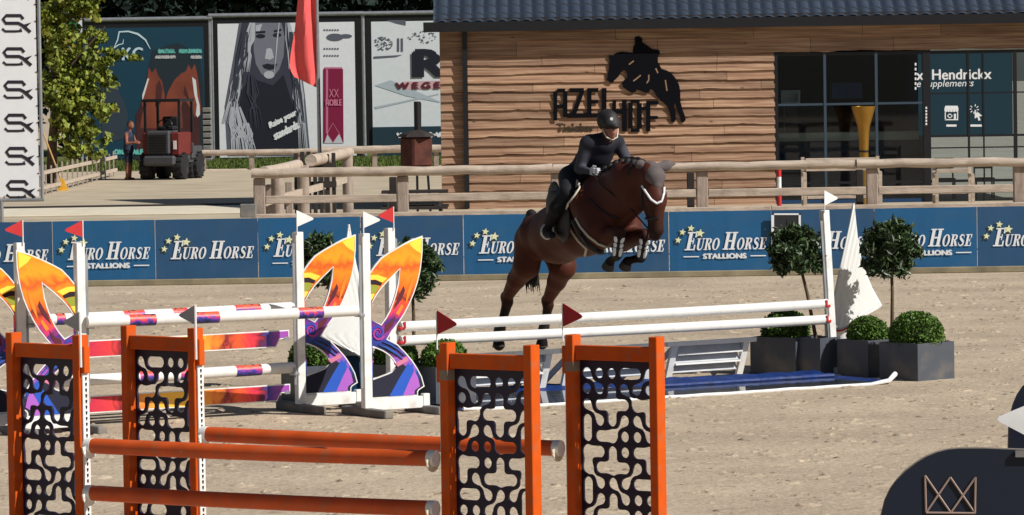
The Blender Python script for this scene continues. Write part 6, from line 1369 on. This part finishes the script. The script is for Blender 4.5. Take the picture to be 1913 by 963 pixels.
# saddle and pad
sad = [pr(Hp(.70, 0, 1.80), Hp(1.0, 0, 1.83), .10, .10, ax=SIDE, fl=1.5), pr(Hp(.62, 0, 1.84), Hp(.62, 0, 1.84), .07, .07, ax=SIDE, fl=1.7), pr(Hp(1.08, 0, 1.93), Hp(1.08, 0, 1.93), .05, .05, ax=SIDE, fl=1.3)]
sdf_obj('saddle', sad, 0.012, mat('brown_leather', S(52, 34, 26), 0.4), t, HM, 0.05)
for s in (1, -1):
    fl = [pr(Hp(.85, .24*s, 1.80), Hp(1.18, .30*s, 1.62), .16, .13, ax=SIDE, fl=.12), pr(Hp(.9, .29*s, 1.72), Hp(1.2, .31*s, 1.45), .15, .10, ax=SIDE, fl=.12)]
    sdf_obj('saddle_flap', fl, 0.012, m_strap, t, HM, 0.03)
strap('pad_edge', [(1088, 345), (1084, 358), (1076, 370), (1067, 381), (1062, 397)], 0.009, m_pipe, 0.035)
# =================================================================== RIDER
t = thing('person', Hp(.8, 0, 1.9), 'rider in dark vest, grey sleeves and black helmet leaning over the horse neck', 'person'); RM = xz(t)
cv, cs, cbr, cbo, cg, csk_shade = S(12, 15, 30), S(62, 63, 74), S(26, 27, 32), S(18, 18, 22), S(190, 190, 195), S(156, 108, 94)  # last tone is the rider's skin, darkened in colour for shade
def rider_prims():
    L = []; A = L.append
    A(pr(Hp(.90, -.04, 2.02), Hp(.95, -.04, 2.04), .150, .14, ax=SIDE, fl=1.1, col=cbr))
    A(pr(Hp(.96, -.05, 2.08), Hp(1.18, -.06, 2.23), .135, .155, ax=SIDE, fl=1.12, col=cv)); A(pr(Hp(1.18, -.06, 2.24), Hp(1.29, -.08, 2.31), .145, .11, ax=SIDE, fl=1.15, col=cv))
    A(pr(Hp(1.27, .05, 2.33), Hp(1.27, -.22, 2.33), .085, .085, col=cv)); A(pr(Hp(1.30, -.09, 2.36), Hp(1.36, -.10, 2.42), .058, .05, col=cv))
    # head
    A(pr(Hp(1.38, -.10, 2.50), Hp(1.42, -.105, 2.45), .088, .068, ax=SIDE, fl=.86, col=csk_shade)); A(pr(Hp(1.47, -.11, 2.44), Hp(1.475, -.11, 2.425), .016, .018, col=csk_shade, k=.012)); A(pr(Hp(1.44, -.108, 2.395), Hp(1.44, -.108, 2.39), .034, .03, col=csk_shade, k=.02))
    # arms
    for s in (1, -1):
        sh_ = (1.26, -.085+.17*s, 2.32); el = (1.20, .13, 2.08) if s > 0 else (1.33, -.335, 2.12); wr = (1.42, .125, 2.055) if s > 0 else (1.52, -.20, 2.11)
        A(pr(Hp(*sh_), Hp(*el), .066, .050, col=cs, w=90)); A(pr(Hp(*el), Hp(*wr), .048, .030, col=cs, w=90))
    # legs
    for s in (1, -1):
        A(pr(Hp(.92, .10*s, 1.99), Hp(1.22, .27*s, 1.86), .120, .080, col=cbr)); A(pr(Hp(1.22, .28*s, 1.85), Hp(1.13, .35*s, 1.70), .074, .072, col=cbo, w=90)); A(pr(Hp(1.13, .35*s, 1.70), Hp(.93, .37*s, 1.50), .070, .045, col=cbo, w=90))
        A(pr(Hp(.90, .37*s, 1.465), Hp(1.10, .39*s, 1.44), .040, .036, col=cbo)); A(pr(Hp(.92, .37*s, 1.50), Hp(.88, .37*s, 1.46), .042, .036, col=cbo))
    return L
hx = lambda w_, s: hand(Hp(*w_), hd_, Vector((0, 0, 1)), hs_*s, 0.95, cg, 1.1)
sdf_obj('body', rider_prims(), 0.0125, m_vc, t, RM, 0.03, True, extra=[(hx((1.42, .125, 2.055), 1), 0.0055, 0.006), (hx((1.52, -.20, 2.11), -1), 0.0055, 0.006)])
hel = [pr(Hp(1.35, -.10, 2.545), Hp(1.39, -.103, 2.54), .110, .103, ax=SIDE, fl=.90), pr(Hp(1.46, -.108, 2.505), Hp(1.51, -.11, 2.49), .055, .022, ax=SIDE, fl=1.5), dict(a=Hp(1.43, -.10, 2.40), b=Hp(1.40, -.10, 2.44), ra=.085, rb=.06, cut=True)]
hm_ = sdf_obj('helmet', hel, 0.008, mat('helmet_shell', S(38, 35, 38), 0.65), t, RM, 0.03)
mb = MB(); c = Vector(Hp(1.478, -.085, 2.56)); c = c+(CAMP-c).normalized()*0.008; mb.tube([c, c+(CAMP-c).normalized()*0.012], 0.016, 12); mb.build('helmet_badge', m_print, hm_, RM.copy())
mb = MB(); mb.tube([Hp(1.40, -.02, 2.46), Hp(1.44, -.05, 2.38), Hp(1.445, -.108, 2.358), Hp(1.44, -.16, 2.38), Hp(1.40, -.19, 2.46)], 0.008, 8); mb.build('chin_strap', m_pipe, hm_, RM.copy())
for s in (1, -1):
    mb = MB(); c = Vector(Hp(1.462, -.108+.032*s, 2.468)); mb.lathe([(.001, -.010), (.009, -.005), (.011, 0), (.009, .005), (.001, .010)], c, 10); mb.build('eye', mat('eye_black', S(12, 9, 9), 0.15), t, RM)
mb = MB(); mb.tube([Hp(1.463, -.13, 2.405), Hp(1.468, -.108, 2.402), Hp(1.463, -.086, 2.405)], .006, 6); mb.build('mouth', mat('lip', S(160, 90, 84)), t, RM)
for s in (1, -1):
    mb = MB(); c0 = Vector(Hp(.98, .385*s, 1.44)); pts = []
    for k in range(13): an = 2*math.pi*k/12; pts.append(c0+hs_*(0.065*math.cos(an))+Vector((0, 0, 0.035+0.072*math.sin(an))))
    mb.tube(pts, 0.011, 8, cap=False); st = mb.build('stirrup', mat('stirrup_steel', S(200, 200, 195), 0.3, 0.4), horse_t, HM, smooth=True)
    mb = MB(); mb.tube([c0+Vector((0, 0, 0.1)), Vector(Hp(1.0, .34*s, 1.70))], 0.009, 6); mb.build('stirrup_leather', m_strap, horse_t, HM)
